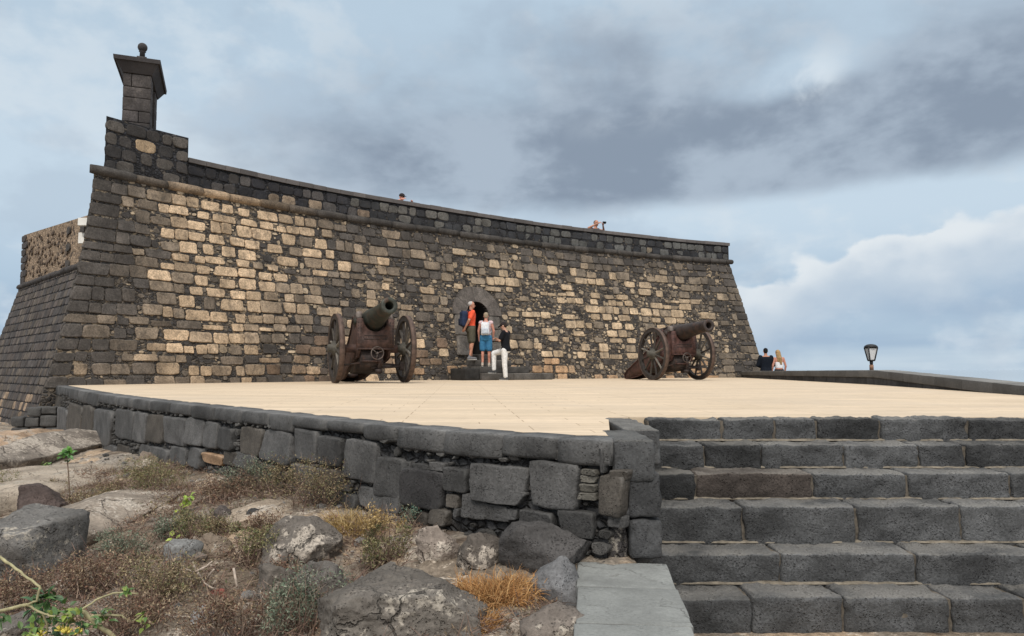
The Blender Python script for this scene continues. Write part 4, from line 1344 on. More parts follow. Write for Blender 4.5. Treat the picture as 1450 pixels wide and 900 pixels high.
# capstone in two pieces, front one deep and dark
ymid = py0 + 0.55
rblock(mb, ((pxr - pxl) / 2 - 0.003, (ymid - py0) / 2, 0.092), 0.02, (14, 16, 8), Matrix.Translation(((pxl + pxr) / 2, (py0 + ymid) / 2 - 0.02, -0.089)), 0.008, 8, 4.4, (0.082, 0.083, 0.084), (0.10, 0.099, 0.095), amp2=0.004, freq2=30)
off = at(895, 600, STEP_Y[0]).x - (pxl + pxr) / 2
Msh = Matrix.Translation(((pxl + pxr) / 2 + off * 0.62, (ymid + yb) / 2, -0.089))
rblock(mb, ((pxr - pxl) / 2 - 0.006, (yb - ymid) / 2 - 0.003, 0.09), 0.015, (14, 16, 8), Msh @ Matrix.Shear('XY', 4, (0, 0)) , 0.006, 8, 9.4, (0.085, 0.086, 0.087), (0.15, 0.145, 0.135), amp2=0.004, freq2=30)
c0 = wbuild(mb, 'capstone', M_basalt)
mb = MB()
zt = -0.185
def pblock(x0, y0, x1, y1, c, sd_):
    a, b2 = at(x0, y1, py0), at(x1, y0, py0)
    rblock(mb, ((b2.x - a.x) / 2 - 0.004, 0.16, (b2.z - a.z) / 2 - 0.004), 0.018, (10, 8, 12), Matrix.Translation(((a.x + b2.x) / 2, py0 + 0.14 + 0.01 * math.sin(sd_ * 5), (a.z + b2.z) / 2)), 0.010, 9, sd_, c, amp2=0.004, freq2=35)
for i, b_ in enumerate((Z2(1266, 276, 1388, 452), Z2(1270, 454, 1396, 604), Z2(1244, 410, 1270, 450))):
    k = (1.0, 0.92, 1.1)[i]
    pblock(*b_, (0.078 * k, 0.079 * k, 0.081 * k), i + 1.7)
a, b2 = at(893, 664, py0), at(934, 800, py0)
box(mb, a.x, b2.x - 0.02, py0 + 0.06, yb, b2.z - 0.3, a.z, (0.05, 0.05, 0.05))
wbuild(mb, 'pier', M_basalt)

# small dry wall in front of the fort at the far left
yl = 13.6
mb = MB()
dw0 = at(38, 612, yl)
dry = empty('dry_stone_wall', (dw0.x + 0.25, yl, dw0.z), label='short low dry stone wall of dark blocks at the far left foot of the fort', cat='stone wall')
def dblock(x0, y0, x1, y1, sd_):
    a, b2 = at(x0, y1, yl), at(x1, y0, yl)
    k = rnd.uniform(0.7, 1.3)
    rblock(mb, ((b2.x - a.x) / 2 - 0.006, 0.18, (b2.z - a.z) / 2 - 0.006), 0.03, (8, 6, 6), Matrix.Translation(((a.x + b2.x) / 2 - dry.location.x, 0.18, (a.z + b2.z) / 2 - dry.location.z)), 0.02, 5, sd_, (0.075 * k, 0.073 * k, 0.07 * k))
for i, b_ in enumerate(((36, 576, 58, 590), (58, 575, 80, 587), (14, 590, 33, 605), (33, 590, 55, 605), (55, 588, 80, 604), (14, 605, 40, 622), (40, 604, 62, 620), (62, 604, 82, 620))):
    dblock(*b_, i * 1.3)
mb.build('dry_blocks', M_basalt, dry)

# ------------------------------------------------------------------ steps up to the terrace
st = empty('stone_stairs', (2.6, STEP_Y[5], FOOT_Z), label='broad flight of six rough dark basalt steps leading up to the beige terrace', cat='stairs')
so = Vector(st.location)
ZX = lambda v: 780 + v / 2.164
JOINTS = [(295, 522, 680, 808, 1003, 1270, 1560), (310, 465, 640, 890, 1115, 1258, 1520), (315, 438, 795, 1080, 1395, 1700), (330, 580, 922, 1240, 1560), (345, 690, 1095, 1480), (395, 600, 875, 1195, 1420)]
SC = [[0, -.1, .15, -.3, 0.2, -.1], [0.1, -.35, 0, .25, .1, -.15], [-.45, -.15, .1, .2, .1], [0, .15, .2, .3], [.1, .25, .1], [.0, .2, .1, .2]]
for i in range(6):
    Y = STEP_Y[i]; zt = STEP_Z[i]; zb = STEP_Z[i + 1] if i < 5 else FOOT_Z
    yback = STEP_Y[i - 1] + 0.10 if i else Y + 0.16
    xs = [(ZX(v) - 725) / FPX * Y for v in JOINTS[i]]
    xs[0] = PIER_R0.x - 0.02 if i else xs[0]
    if i >= 4: xs[0] = at(940, 795, py0).x - 0.1 * (py0 - Y) - 0.06
    while xs[-1] < 5.0: xs.append(xs[-1] + rnd.uniform(0.4, 0.75))
    mb = MB()
    for q in range(len(xs) - 1):
        sh = SC[i][q] if q < len(SC[i]) else rnd.uniform(-.3, .3)
        k = 1 + sh * 1.25
        c = (0.074 * k, 0.0755 * k, 0.077 * k)
        if i == 2 and q == 1: c = (0.070, 0.058, 0.051)
        wd = xs[q + 1] - xs[q]; jy = rnd.uniform(-0.008, 0.008); jz = rnd.uniform(-0.006, 0.004)
        hz = (zt - zb) / 2 + 0.012
        rblock(mb, (wd / 2 - rnd.uniform(0.003, 0.007), (yback - Y) / 2, hz), 0.020, (max(8, int(wd / 0.018)), 12, 12),
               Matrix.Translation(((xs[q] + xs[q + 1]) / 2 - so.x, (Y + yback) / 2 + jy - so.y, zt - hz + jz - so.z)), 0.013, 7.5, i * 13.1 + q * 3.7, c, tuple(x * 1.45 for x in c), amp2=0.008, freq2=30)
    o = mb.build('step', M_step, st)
    # sandy mortar bed between and behind the blocks
    mb2 = MB()
    box(mb2, xs[0] - so.x, xs[-1] - so.x, Y + 0.022 - so.y, yback - so.y + 0.005, zb - 0.012 - so.z, zt - 0.016 - so.z)
    mb2.build('mortar_bed', M_mortar, o, smooth_=False)
    if i:                                               # sandy lime gathered along the foot of the riser above
        mb2 = MB(); vs = []
        xx = xs[0]
        while xx < xs[-1]:
            of = 0.002 + 0.010 * max(0.0, 0.45 + 1.1 * nz(xx * 2.3, i * 7.7) + 0.5 * nz(xx * 11, i * 3.1))
            yb_ = STEP_Y[i - 1]
            vs += [(xx - so.x, yb_ - of - so.y, zt + 0.001 - so.z), (xx - so.x, yb_ - of * 0.5 - so.y, zt + 0.009 - so.z), (xx - so.x, yb_ + 0.02 - so.y, zt + 0.016 - so.z), (xx - so.x, yb_ + 0.02 - so.y, zt - 0.01 - so.z)]
            xx += 0.02
        k_ = len(vs) // 4
        mb2.add(vs, [(4 * a + j, 4 * a + 4 + j, 4 * a + 5 + j, 4 * a + 1 + j) for a in range(k_ - 1) for j in range(3)])
        mb2.build('joint_sand', M_sand, o)

# pale smooth kerb of slabs beside the foot of the steps
zs_ = at(880, 795, py0 - 0.02).z
kx0, kx1 = at(820, 795, py0).x, at(940, 795, py0).x
kl = empty('slab_kerb', ((kx0 + kx1) / 2 - 0.1 * (py0 - 2.6), 2.6, zs_ - 0.45), -0.1, label='smooth pale grey slab kerb beside the foot of the dark steps', cat='kerb')
ye = [py0 - 0.03, onz(880, 831, zs_).y, onz(880, 884, zs_).y, 2.0, 1.5]
for q in range(4):
    y1, y0 = ye[q], ye[q + 1]
    x0a, x1a = kx0 + (py0 - y1) * -0.105, kx1
    mb = MB()
    k = (1.0, 0.93, 1.12, 1.0)[q]
    def kx(y): return at(820, 795, py0).x - (py0 - y) * 0.105
    M = Matrix.Identity(4)
    hw = (kx1 - kx0) / 2
    rblock(mb, (hw + 0.006, (y1 - y0) / 2 - 0.002, 0.05), 0.008, (12, 10, 4), Matrix.Translation((0.0 + (0.0, 0.004, -0.003, 0)[q], (y0 + y1) / 2 - 2.6, 0.40)), 0.004, 5, q * 2.2, (0.18 * k, 0.184 * k, 0.178 * k), (0.225 * k, 0.232 * k, 0.222 * k), amp2=0.002, freq2=40)
    mb.build('slab', M_slab, kl)
mb = MB()
box(mb, -hw + 0.0, hw - 0.02, 1.5 - 2.6, py0 - 0.04 - 2.6, -0.3, 0.352, (0.10, 0.098, 0.094))
mb.build('kerb_core', M_basalt, kl, smooth_=False)

# ------------------------------------------------------------------ low parapet on the right of the terrace
pr = empty('low_parapet', (PAR_C.x, PAR_C.y, 0), label='low dark stone parapet with pale coping bending round the right edge of the terrace', cat='parapet')
po = Vector(pr.location)
tops = [at(1054, 525.3, PAR_A[1]).z, at(1238, 523.6, PAR_C.y).z, at(1450, 545.5, PAR_D.y).z]
slope_r = (tops[2] - tops[1]) / (PAR_D - PAR_C).length
def par_pieces(p, q, za, zb, lo, n, name_c):
    p = Vector((p[0], p[1])); q = Vector((q[0], q[1]))
    d = (q - p); L = d.length; d.normalize(); nn = Vector((d.y, -d.x))     # towards the terrace when walking to the camera
    ang = math.atan2(d.y, d.x)
    mbc, mbl = MB(), MB()
    s = 0.0
    while s < L - 0.01:
        w_ = min(rnd.uniform(0.7, 1.1), L - s)
        if L - s - w_ < 0.3: w_ = L - s
        m_ = s + w_ / 2; zt = za + (zb - za) * m_ / L
        k = rnd.uniform(0.85, 1.15)
        pitch = math.atan2(zb - za, L)
        c2 = p + d * m_
        M = Matrix.Translation((c2.x - po.x, c2.y - po.y, zt - 0.075)) @ Matrix.Rotation(ang, 4, 'Z') @ Matrix.Rotation(-pitch, 4, 'Y') @ Matrix.Translation((0, 0.19, 0))
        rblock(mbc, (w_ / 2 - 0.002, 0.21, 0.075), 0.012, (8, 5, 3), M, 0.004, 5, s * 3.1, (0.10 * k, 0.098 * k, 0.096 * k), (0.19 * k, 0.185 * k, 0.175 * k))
        s += w_
    s = 0.0
    while s < L - 0.01:
        w_ = min(rnd.uniform(0.4, 0.9), L - s)
        k = rnd.uniform(0.6, 1.2)
        zt = za + (zb - za) * (s + w_ / 2) / L - 0.15
        c2 = p + d * (s + w_ / 2)
        M = Matrix.Translation((c2.x - po.x, c2.y - po.y, (zt - lo) / 2)) @ Matrix.Rotation(ang, 4, 'Z') @ Matrix.Translation((0, 0.19, 0))
        rblock(mbl, (w_ / 2 - 0.003, 0.185, (zt + lo) / 2 + 0.03), 0.012, (6, 3, 5), M, 0.006, 6, s * 2.1, (0.048 * k, 0.047 * k, 0.048 * k))
        s += w_
    mbc.build('coping', M_coping, pr)
    mbl.build('parapet_wall', M_basalt, pr)
par_pieces(PAR_A, (PAR_C.x, PAR_C.y), tops[0], tops[1], 0.9, 9, 0)
par_pieces((PAR_C.x, PAR_C.y), (PAR_E.x, PAR_E.y), tops[1], tops[1] + slope_r * (PAR_E - PAR_C).length, 1.2, 12, 0)

# ------------------------------------------------------------------ street lamp beyond the parapet
Yl = 27.0
lt = at(1233, 487, Yl); lb = at(1233, 510, Yl); lg = ground(lt.x, Yl, False)
M_iron = plain_material('black lamp iron', (0.02, 0.021, 0.023), 0.5, 0.2, var=0.2)
M_rustp = plain_material('rusty post sleeve', (0.23, 0.13, 0.085), 0.85, var=0.3)
m, t, b = mat_new('milky lamp glass')
b.inputs['Base Color'].default_value = (0.82, 0.84, 0.85, 1); b.inputs['Roughness'].default_value = 0.4
b.inputs['Transmission Weight'].default_value = 0.25
M_glass = m
lamp = empty('street_lamp', (lt.x, Yl, lg), label='black lantern street lamp with white glass standing behind the low parapet', cat='street lamp')
zt, zb = lt.z - lg, lb.z - lg
mb = MB()
tube(mb, [(0, 0, 0), (0, 0, 0.4), (0, 0, zb - 0.34)], [0.09, 0.06, 0.05], 12)
tube(mb, [(0, 0, zb - 0.16), (0, 0, zb - 0.02)], [0.05, 0.065], 12)
mb.build('pole', M_iron, lamp)
mb = MB(); lathe(mb, [(zb - 0.36, 0.07), (zb - 0.16, 0.07)], n=14); mb.build('collar', M_rustp, lamp)
mb = MB()
wt, wb = 0.165, 0.085
zc_ = zt - 0.13
for sx in (-1, 1):
    for sy in (-1, 1):
        tube(mb, [(sx * wb, sy * wb, zb), (sx * wt, sy * wt, zc_)], 0.022, 6)
for a, z_ in ((wb, zb), (wt, zc_)):
    for (p, q) in (((-a, -a), (a, -a)), ((a, -a), (a, a)), ((a, a), (-a, a)), ((-a, a), (-a, -a))):
        tube(mb, [(*p, z_), (*q, z_)], 0.022, 6)
box(mb, -wb, wb, -wb, wb, zb - 0.03, zb + 0.008)
mb.build('lantern_frame', M_iron, lamp)
mb = MB()
frus(mb, wb - 0.008, wb - 0.008, zb + 0.012, wt - 0.012, wt - 0.012, zc_ - 0.01, (1, 1, 1))
mb.build('lantern_glass', M_glass, lamp, smooth_=False)
mb = MB()
lathe(mb, [(zc_ + 0.012, 0.228), (zc_ + 0.04, 0.232), (zc_ + 0.075, 0.20), (zc_ + 0.11, 0.15), (zc_ + 0.13, 0.06), (zc_ + 0.135, 0.01)], n=24)
mb.build('lantern_cap', M_iron, lamp)
# ------------------------------------------------------------------ boulders on the slope
_ico = {}
def ico(sub):
    if sub not in _ico:
        bm = bmesh.new(); bmesh.ops.create_icosphere(bm, subdivisions=sub, radius=1.0)
        _ico[sub] = ([v.co.copy() for v in bm.verts], [tuple(v.index for v in f.verts) for f in bm.faces]); bm.free()
    return _ico[sub]
def rock_mesh(mb, W, D, H, seed, color, boxy=2.6, sub=5, amp=0.10, cuts=7, top=None, yaw=0.0, tilt=0.0, flat_top=0.0):
    r = random.Random(seed)
    V, Fc = ico(max(5, sub) if max(W, D) > 0.25 else 4)
    cuts = cuts + 2 if cuts else 0
    boxy = boxy + 0.5
    cl = []
    for _ in range(cuts + 3):
        n = Vector((r.uniform(-1, 1), r.uniform(-1, 1), r.uniform(-0.4, 1))).normalized()
        cl.append((n, r.uniform(0.66, 0.90)))
    if flat_top: cl.append((Vector((r.uniform(-.12, .12), r.uniform(-.25, .05), 1)).normalized(), flat_top))
    out = []
    M = Matrix.Rotation(yaw, 4, 'Z') @ Matrix.Rotation(tilt, 4, 'X')
    o3 = Vector((seed * 3.7, seed * 1.9, seed * 2.3))
    for v in V:
        k = (abs(v.x) ** boxy + abs(v.y) ** boxy + abs(v.z) ** boxy) ** (-1.0 / boxy)
        p = v * k
        wb = 0.05 * mnoise.noise(v * 2.3 + o3)
        for n, c in cl:
            d = p.dot(n)
            if d > c + wb: p = p - n * (d - c - wb)
        q = Vector((p.x * W, p.y * D, p.z * H)) / max(W, D) * 1.8 + o3
        f = 1 + amp * (0.9 * mnoise.noise(q * 0.9) + 0.6 * mnoise.noise(q * 2.1)) - amp * 0.55 * abs(mnoise.noise(q * 3.6)) + amp * 0.3 * mnoise.noise(q * 7.2)
        p = p * f
        x = M @ Vector((p.x * W / 2, p.y * D / 2, p.z * H / 2))
        fine = 0.009 * mnoise.noise(x * 13 + Vector((seed, 0, 0))) - 0.009 * abs(mnoise.noise(x * 24)) + 0.004 * mnoise.noise(x * 55)
        out.append(x + v * fine)
    mb.add(out, Fc, cols=[color] * len(out))

def rock(label, box_, color, mat=None, seed=1, flat=None, dr=0.8, name='boulder', cat='rock', **kw):
    x0, y0, x1, y1 = box_
    xc = (x0 + x1) / 2
    P = on_ground(xc, min(y1, 930))
    if flat is None:
        W = (x1 - x0) * P.y / FPX
        D = W * dr
        Yc = P.y + D * 0.38
        top = at(xc, y0, Yc + D * 0.1).z
        bot = min(P.z, ground(P.x, Yc)) - 0.05
        H = max(0.06, top - bot)
        c = Vector((at(xc, y1, Yc).x, Yc, bot + H / 2))
    else:
        Q = on_ground(xc, y0)
        D = max(0.1, Q.y - P.y) * 1.05
        Yc = (P.y + Q.y) / 2
        W = (x1 - x0) * Yc / FPX
        H = flat
        c = Vector((at(xc, y1, Yc).x, Yc, ground(at(xc, y1, Yc).x, Yc) + flat * 0.12))
    mb = MB()
    rock_mesh(mb, W * 1.04, D, H * 1.04, seed, color, **kw)
    o = mb.build(name, mat or M_boulder, loc=(c.x, c.y, c.z))
    return tag(o, label, cat, 'loose rocks on the slope')

G1, G2, DK, TN, BR = (0.105, 0.102, 0.098), (0.15, 0.143, 0.132), (0.050, 0.048, 0.047), (0.25, 0.215, 0.175), (0.14, 0.112, 0.092)
rock('large grey boulder with a broken dark right face at the left edge', (-42, 722, 90, 832), (0.155, 0.147, 0.137), M_boulder, 3, boxy=7.0, sub=5, amp=0.06, cuts=0, dr=1.0, flat_top=0.86, yaw=-0.30)
rock('dark brown squarish block behind the large grey boulder', (26, 686, 90, 734), (0.075, 0.056, 0.05), M_basalt, 5, boxy=6.5, amp=0.03, cuts=2, dr=0.9)
rock('wide flat rock with white crusted patches right of the large grey boulder', (82, 700, 240, 768), (0.28, 0.235, 0.19), M_pale, 8, flat=0.24, boxy=3.2, sub=5, amp=0.07)
rock('small chalk white rock on top of the wide crusted rock', (170, 701, 232, 722), (0.42, 0.37, 0.31), M_pale, 11, flat=0.14, boxy=2.6, amp=0.10)
rock('smooth tan rock ledge stretching from the left edge below the retaining wall', (-60, 655, 175, 722), (0.34, 0.285, 0.225), M_boulder, 12, flat=0.30, boxy=3.4, sub=5, amp=0.05, cuts=3)
rock('layered grey rock ledge against the left end of the retaining wall', (40, 628, 150, 668), (0.22, 0.19, 0.16), M_pale, 14, flat=0.46, boxy=3.0, sub=5, amp=0.12)
rock('orange stained rock outcrop at the left edge under the dry wall', (-50, 622, 62, 668), (0.42, 0.30, 0.205), M_pale, 15, flat=0.46, boxy=2.6, sub=5, amp=0.11)
rock('round dark stone lying on pale ground in the middle of the scrub', (339, 717, 381, 744), DK, M_boulder, 17, boxy=2.6, amp=0.06)
rock('pale crusted rock around the round dark stone', (328, 706, 420, 748), (0.36, 0.29, 0.22), M_pale, 18, flat=0.10, boxy=2.8, amp=0.1)
rock('grey boulder with white crust on its top in the middle of the slope', (372, 724, 484, 802), (0.15, 0.132, 0.115), M_pale, 22, boxy=2.7, sub=5, amp=0.08, dr=0.9)
rock('small smooth grey stone left of the brownish stone in the scrub', (232, 760, 285, 796), (0.19, 0.19, 0.185), M_basalt, 24, boxy=2.6, amp=0.06)
rock('small brownish flat stone right of the smooth grey stone', (283, 752, 330, 788), (0.21, 0.165, 0.125), M_boulder, 27, boxy=2.8, amp=0.07)
rock('very large flat topped dark boulder at the bottom of the picture', (428, 792, 690, 925), (0.135, 0.120, 0.104), M_boulder, 37, boxy=4.2, sub=6, amp=0.085, dr=0.9, flat_top=0.62, cuts=7)
rock('rounded grey boulder leaning on the left side of the very large boulder', (415, 786, 500, 856), (0.115, 0.104, 0.093), M_basalt, 33, boxy=2.6, sub=5, amp=0.06)
rock('rock with pinkish white crust below the retaining wall', (588, 744, 652, 798), (0.27, 0.225, 0.19), M_pale, 35, boxy=2.8, amp=0.13)
rock('speckled grey rock between the crusted rock and the long dark boulder', (646, 748, 716, 806), (0.125, 0.108, 0.093), M_pale, 38, boxy=2.6, amp=0.08)
rock('long sloping dark boulder leaning against the foot of the wall', (708, 738, 842, 812), (0.072, 0.068, 0.066), M_basalt, 41, boxy=2.5, sub=5, amp=0.07, dr=0.55, yaw=-0.25)
rock('dark angular block with white specks beside the pier', (822, 733, 886, 788), (0.062, 0.056, 0.054), M_boulder, 44, boxy=5.0, amp=0.05, cuts=3)
rock('pale flat stone slab propped below the pier', (742, 716, 866, 748), (0.23, 0.205, 0.17), M_basalt, 46, flat=0.09, boxy=4.0, amp=0.06)
rock('rounded light grey stone beside the slab kerb', (750, 788, 824, 850), (0.155, 0.155, 0.158), M_basalt, 48, boxy=3.4, amp=0.05, sub=5)
rock('brown grey rock at the bottom beside the slab kerb', (735, 846, 832, 925), (0.17, 0.145, 0.125), M_boulder, 51, boxy=2.8, amp=0.08, sub=5)
rock('little pale grey stone among the scrub near the bottom', (263, 856, 310, 884), (0.24, 0.24, 0.24), M_basalt, 53, boxy=3.0, amp=0.08)
rock('cream coloured rock at the wall foot beside the straw tuft', (705, 730, 768, 764), (0.34, 0.25, 0.165), M_pale, 55, boxy=2.4, amp=0.10)
rock('crumpled tan rock at the wall foot on the left', (188, 640, 226, 664), (0.25, 0.2, 0.16), M_pale, 57, boxy=2.4, amp=0.14)
rock('dark rock half hidden by scrub right of the wide crusted rock', (300, 712, 336, 740), (0.10, 0.085, 0.078), M_boulder, 59, boxy=2.6, amp=0.09)
rock('pinkish rock sticking out of the dark scrub at the bottom', (296, 830, 324, 846), (0.30, 0.11, 0.085), M_boulder, 61, boxy=2.6, amp=0.08)
rock('dark low rock at the bottom left corner under the green plant', (-30, 868, 60, 925), (0.15, 0.135, 0.12), M_boulder, 63, boxy=2.6, amp=0.09, sub=5)
rock('weathered grey boulder low in the middle, beside the crusted boulder', (355, 795, 430, 850), (0.135, 0.117, 0.10), M_boulder, 66, boxy=2.7, amp=0.10, sub=5)

# ------------------------------------------------------------------ plants
m, t, b = mat_new('dry scrub leaves')
c = attr(t)
t.L(c, b.inputs['Base Color']); b.inputs['Roughness'].default_value = 0.8; b.inputs['Specular IOR Level'].default_value = 0.15
M_leaf = m
m, t, b = mat_new('fresh green leaf')
c = attr(t)
co = obj_co(t); f = t.ss(t.noise(co, 45, 4, 0.6), 0.3, 0.7, 0.75, 1.2)
t.L(t.mix(1.0, c, t.xyz(f, f, f), 'MULTIPLY'), b.inputs['Base Color']); b.inputs['Roughness'].default_value = 0.45
b.inputs['Subsurface Weight'].default_value = 0.0
M_green = m
M_wood = plain_material('dry grey twig', (0.30, 0.24, 0.18), 0.85, var=0.3, scale=30, use_attr=True)

PAL = {
 'red': [(0.34, 0.26, 0.17), (0.160, 0.088, 0.062), (0.218, 0.125, 0.086), (0.109, 0.068, 0.052), (0.256, 0.177, 0.117), (0.128, 0.097, 0.062), (0.294, 0.234, 0.159)],
 'olive': [(0.36, 0.30, 0.17), (0.173, 0.177, 0.072), (0.128, 0.149, 0.069), (0.237, 0.220, 0.103), (0.096, 0.111, 0.055), (0.205, 0.156, 0.083), (0.307, 0.284, 0.159)],
 'oliveb': [(0.38, 0.29, 0.18), (0.30, 0.24, 0.14), (0.198, 0.163, 0.086), (0.147, 0.135, 0.069), (0.243, 0.199, 0.110), (0.166, 0.106, 0.069), (0.128, 0.142, 0.069), (0.320, 0.277, 0.172)],
 'grey': [(0.160, 0.199, 0.138), (0.115, 0.153, 0.108), (0.205, 0.234, 0.163), (0.147, 0.142, 0.103), (0.243, 0.256, 0.193), (0.090, 0.111, 0.076)],
 'blue': [(0.128, 0.206, 0.159), (0.096, 0.156, 0.124), (0.192, 0.241, 0.179), (0.243, 0.227, 0.152)],
 'gold': [(0.42, 0.29, 0.12), (0.36, 0.245, 0.10), (0.48, 0.36, 0.18), (0.358, 0.256, 0.117)],
 'straw': [(0.44, 0.24, 0.095), (0.36, 0.18, 0.07), (0.50, 0.31, 0.14), (0.346, 0.185, 0.076)],
}
TWIG = [(0.20, 0.13, 0.10), (0.15, 0.10, 0.08), (0.27, 0.20, 0.15), (0.10, 0.07, 0.055)]
def strand(mb, p, d, ln, wd, r, bend, c, segs=3):
    side = d.cross(Vector((r.uniform(-1, 1), r.uniform(-1, 1), r.uniform(-1, 1))))
    side = side.normalized() if side.length > 1e-4 else Vector((1, 0, 0))
    vs = []
    q = p.copy(); dd = d.copy()
    for i in range(segs + 1):
        w_ = wd * (1 - 0.75 * i / segs)
        vs += [q - side * w_ / 2, q + side * w_ / 2]
        q = q + dd * (ln / segs)
        dd = (dd + bend / segs + Vector((r.uniform(-1, 1), r.uniform(-1, 1), r.uniform(-1, 1))) * 0.12).normalized()
    mb.add(vs, [(2 * i, 2 * i + 1, 2 * i + 3, 2 * i + 2) for i in range(segs)], c)
    return q
def tiny_leaf(mb, p, r, c, l, w_):
    d = Vector((r.gauss(0, 1), r.gauss(0, 1), r.gauss(0, 1) + 0.3)).normalized()
    s = d.cross(Vector((r.gauss(0, 1), r.gauss(0, 1), r.gauss(0, 1))))
    s = s.normalized() if s.length > 1e-4 else Vector((1, 0, 0))
    mb.add([p, p + d * l * 0.5 + s * w_ / 2, p + d * l, p + d * l * 0.5 - s * w_ / 2], [(0, 1, 2, 3)], c)
def shrub_mesh(W, D, H, kind, seed, dens=1.0, topkind=None):
    r = random.Random(seed)
    mb = MB()
    nt = int(70 + 260 * W * dens)
    pal = PAL[kind]
    nl = int(min(9000, (700 + 26000 * W * (H + 0.1)) * dens))
    lumps = [(Vector((r.uniform(-.55, .55), r.uniform(-.55, .55), r.uniform(.25, .75))), r.uniform(0.30, 0.55)) for _ in range(int(7 + 8 * W))]
    for _ in range(nt):
        a = r.uniform(0, 6.283); e = r.uniform(0.15, 1.4)
        d = Vector((math.cos(a) * math.cos(e), math.sin(a) * math.cos(e), math.sin(e)))
        base = Vector((r.gauss(0, .16) * W, r.gauss(0, .16) * D, -0.02))
        ln = r.uniform(0.5, 1.0) * (1 / max(1e-3, math.sqrt((d.x / (W * .55)) ** 2 + (d.y / (D * .55)) ** 2 + (d.z / (H * 1.05)) ** 2)))
        strand(mb, base, d, ln, 0.0045, r, Vector((r.uniform(-.4, .4), r.uniform(-.4, .4), r.uniform(-.2, .5))), r.choice(TWIG), 4)
    n = 0
    while n < nl:
        c_, rad = r.choice(lumps)
        v = Vector((r.gauss(0, 1), r.gauss(0, 1), r.gauss(0, 1))).normalized() * rad * (r.random() ** 0.45)
        p = c_ + v
        if p.z < -0.02: continue
        q = Vector((p.x * W * .55, p.y * D * .55, p.z * H * .85))
        if mnoise.noise(q * 17 + Vector((seed, 0, 0))) < -0.12: n += 1; continue
        pl = pal
        if topkind and p.z > 0.62 + 0.25 * mnoise.noise(q * 9): pl = PAL[topkind]
        c = r.choice(pl); k = r.uniform(0.7, 1.25)
        tiny_leaf(mb, q, r, tuple(x * k for x in c), r.uniform(0.008, 0.019), r.uniform(0.003, 0.0065))
        if r.random() < 0.10:
            strand(mb, q, v.normalized() if v.length > 0 else Vector((0, 0, 1)), r.uniform(0.02, 0.06), 0.003, r, Vector((0, 0, .3)), r.choice(TWIG), 2)
        n += 1
    return mb
def shrub(label, px, py, w_, h_, kind, seed, dens=1.0, topkind=None, name='shrub', cat='shrub', group='low shrubs on the slope'):
    P = on_ground(px, min(py, 925))
    W = w_ * P.y / FPX; H = h_ * P.y / FPX
    mb = shrub_mesh(W, W * 0.8, H * 1.1, kind, seed, dens, topkind)
    o = mb.build(name, M_leaf, loc=(P.x, P.y + W * 0.25, ground(P.x, P.y + W * 0.25) - 0.01), smooth_=False)
    return tag(o, label, cat, group)
SH = [
 ('olive green shrub at the wall foot under the orange block', 205, 708, 92, 52, 'olive', 1),
 ('grey green shrub under the middle of the retaining wall', 345, 702, 84, 50, 'grey', 2),
 ('wide brownish shrub against the wall left of the golden bush', 452, 724, 130, 66, 'oliveb', 3),
 ('reddish low shrub above the round dark stone', 312, 712, 80, 36, 'red', 4),
 ('brownish shrub between the grey green one and the wall', 405, 702, 90, 48, 'oliveb', 5),
 ('olive shrub behind the small smooth grey stone', 268, 768, 64, 44, 'olive', 6),
 ('big reddish brown shrub beside the large grey boulder', 118, 850, 128, 66, 'red', 7),
 ('grey green shrub with bluish tint above the big reddish one', 172, 800, 92, 44, 'grey', 8),
 ('spreading olive brown shrub left of the dead branches', 222, 864, 140, 62, 'oliveb', 9),
 ('small olive shrub right of the brownish stone', 352, 808, 72, 52, 'olive', 10),
 ('pale grey green shrub at the bottom left of the very large boulder', 415, 915, 130, 92, 'grey', 11),
 ('dark red brown shrub at the bottom under the dead branches', 318, 915, 135, 78, 'red', 12),
 ('dark green shrub cut by the left edge of the picture', 2, 702, 36, 32, 'olive', 13),
 ('tiny brown shrub behind the dark squarish block', 78, 698, 30, 17, 'oliveb', 14),
 ('brown shrub around the foot of the thin sprout', 112, 722, 90, 32, 'oliveb', 15),
 ('red brown shrub at the left edge below the large boulder', 22, 872, 120, 52, 'red', 16),
 ('dense red brown shrub behind the green leafy plant', 158, 915, 160, 62, 'red', 17),
 ('greyish brown shrub between the flat crusted rock and the grey stone', 236, 768, 60, 34, 'grey', 18),
 ('greyish dry shrub left of the pale crusted rock', 305, 764, 56, 30, 'oliveb', 19),
 ('reddish dry shrub left of the grey crusted boulder', 372, 772, 60, 36, 'red', 20),
 ('small purple brown shrub on the ledge beside the thin sprout', 150, 700, 40, 18, 'red', 23),
 ('dark brown shrub between the crusted boulder and the rounded boulder', 398, 838, 62, 40, 'red', 24),
]
for (lb_, x, y, w_, h_, k, sd_) in SH:
    shrub(lb_, x, y, w_ * 1.08, h_ * 1.1, k, sd_, 1.0)
shrub('round green bush with a dry golden top in front of the wall', 546, 803, 74, 88, 'olive', 31, 1.5, 'gold')
shrub('bluish grey plant at the wall foot right of the golden bush', 590, 746, 56, 36, 'blue', 32, 0.8)

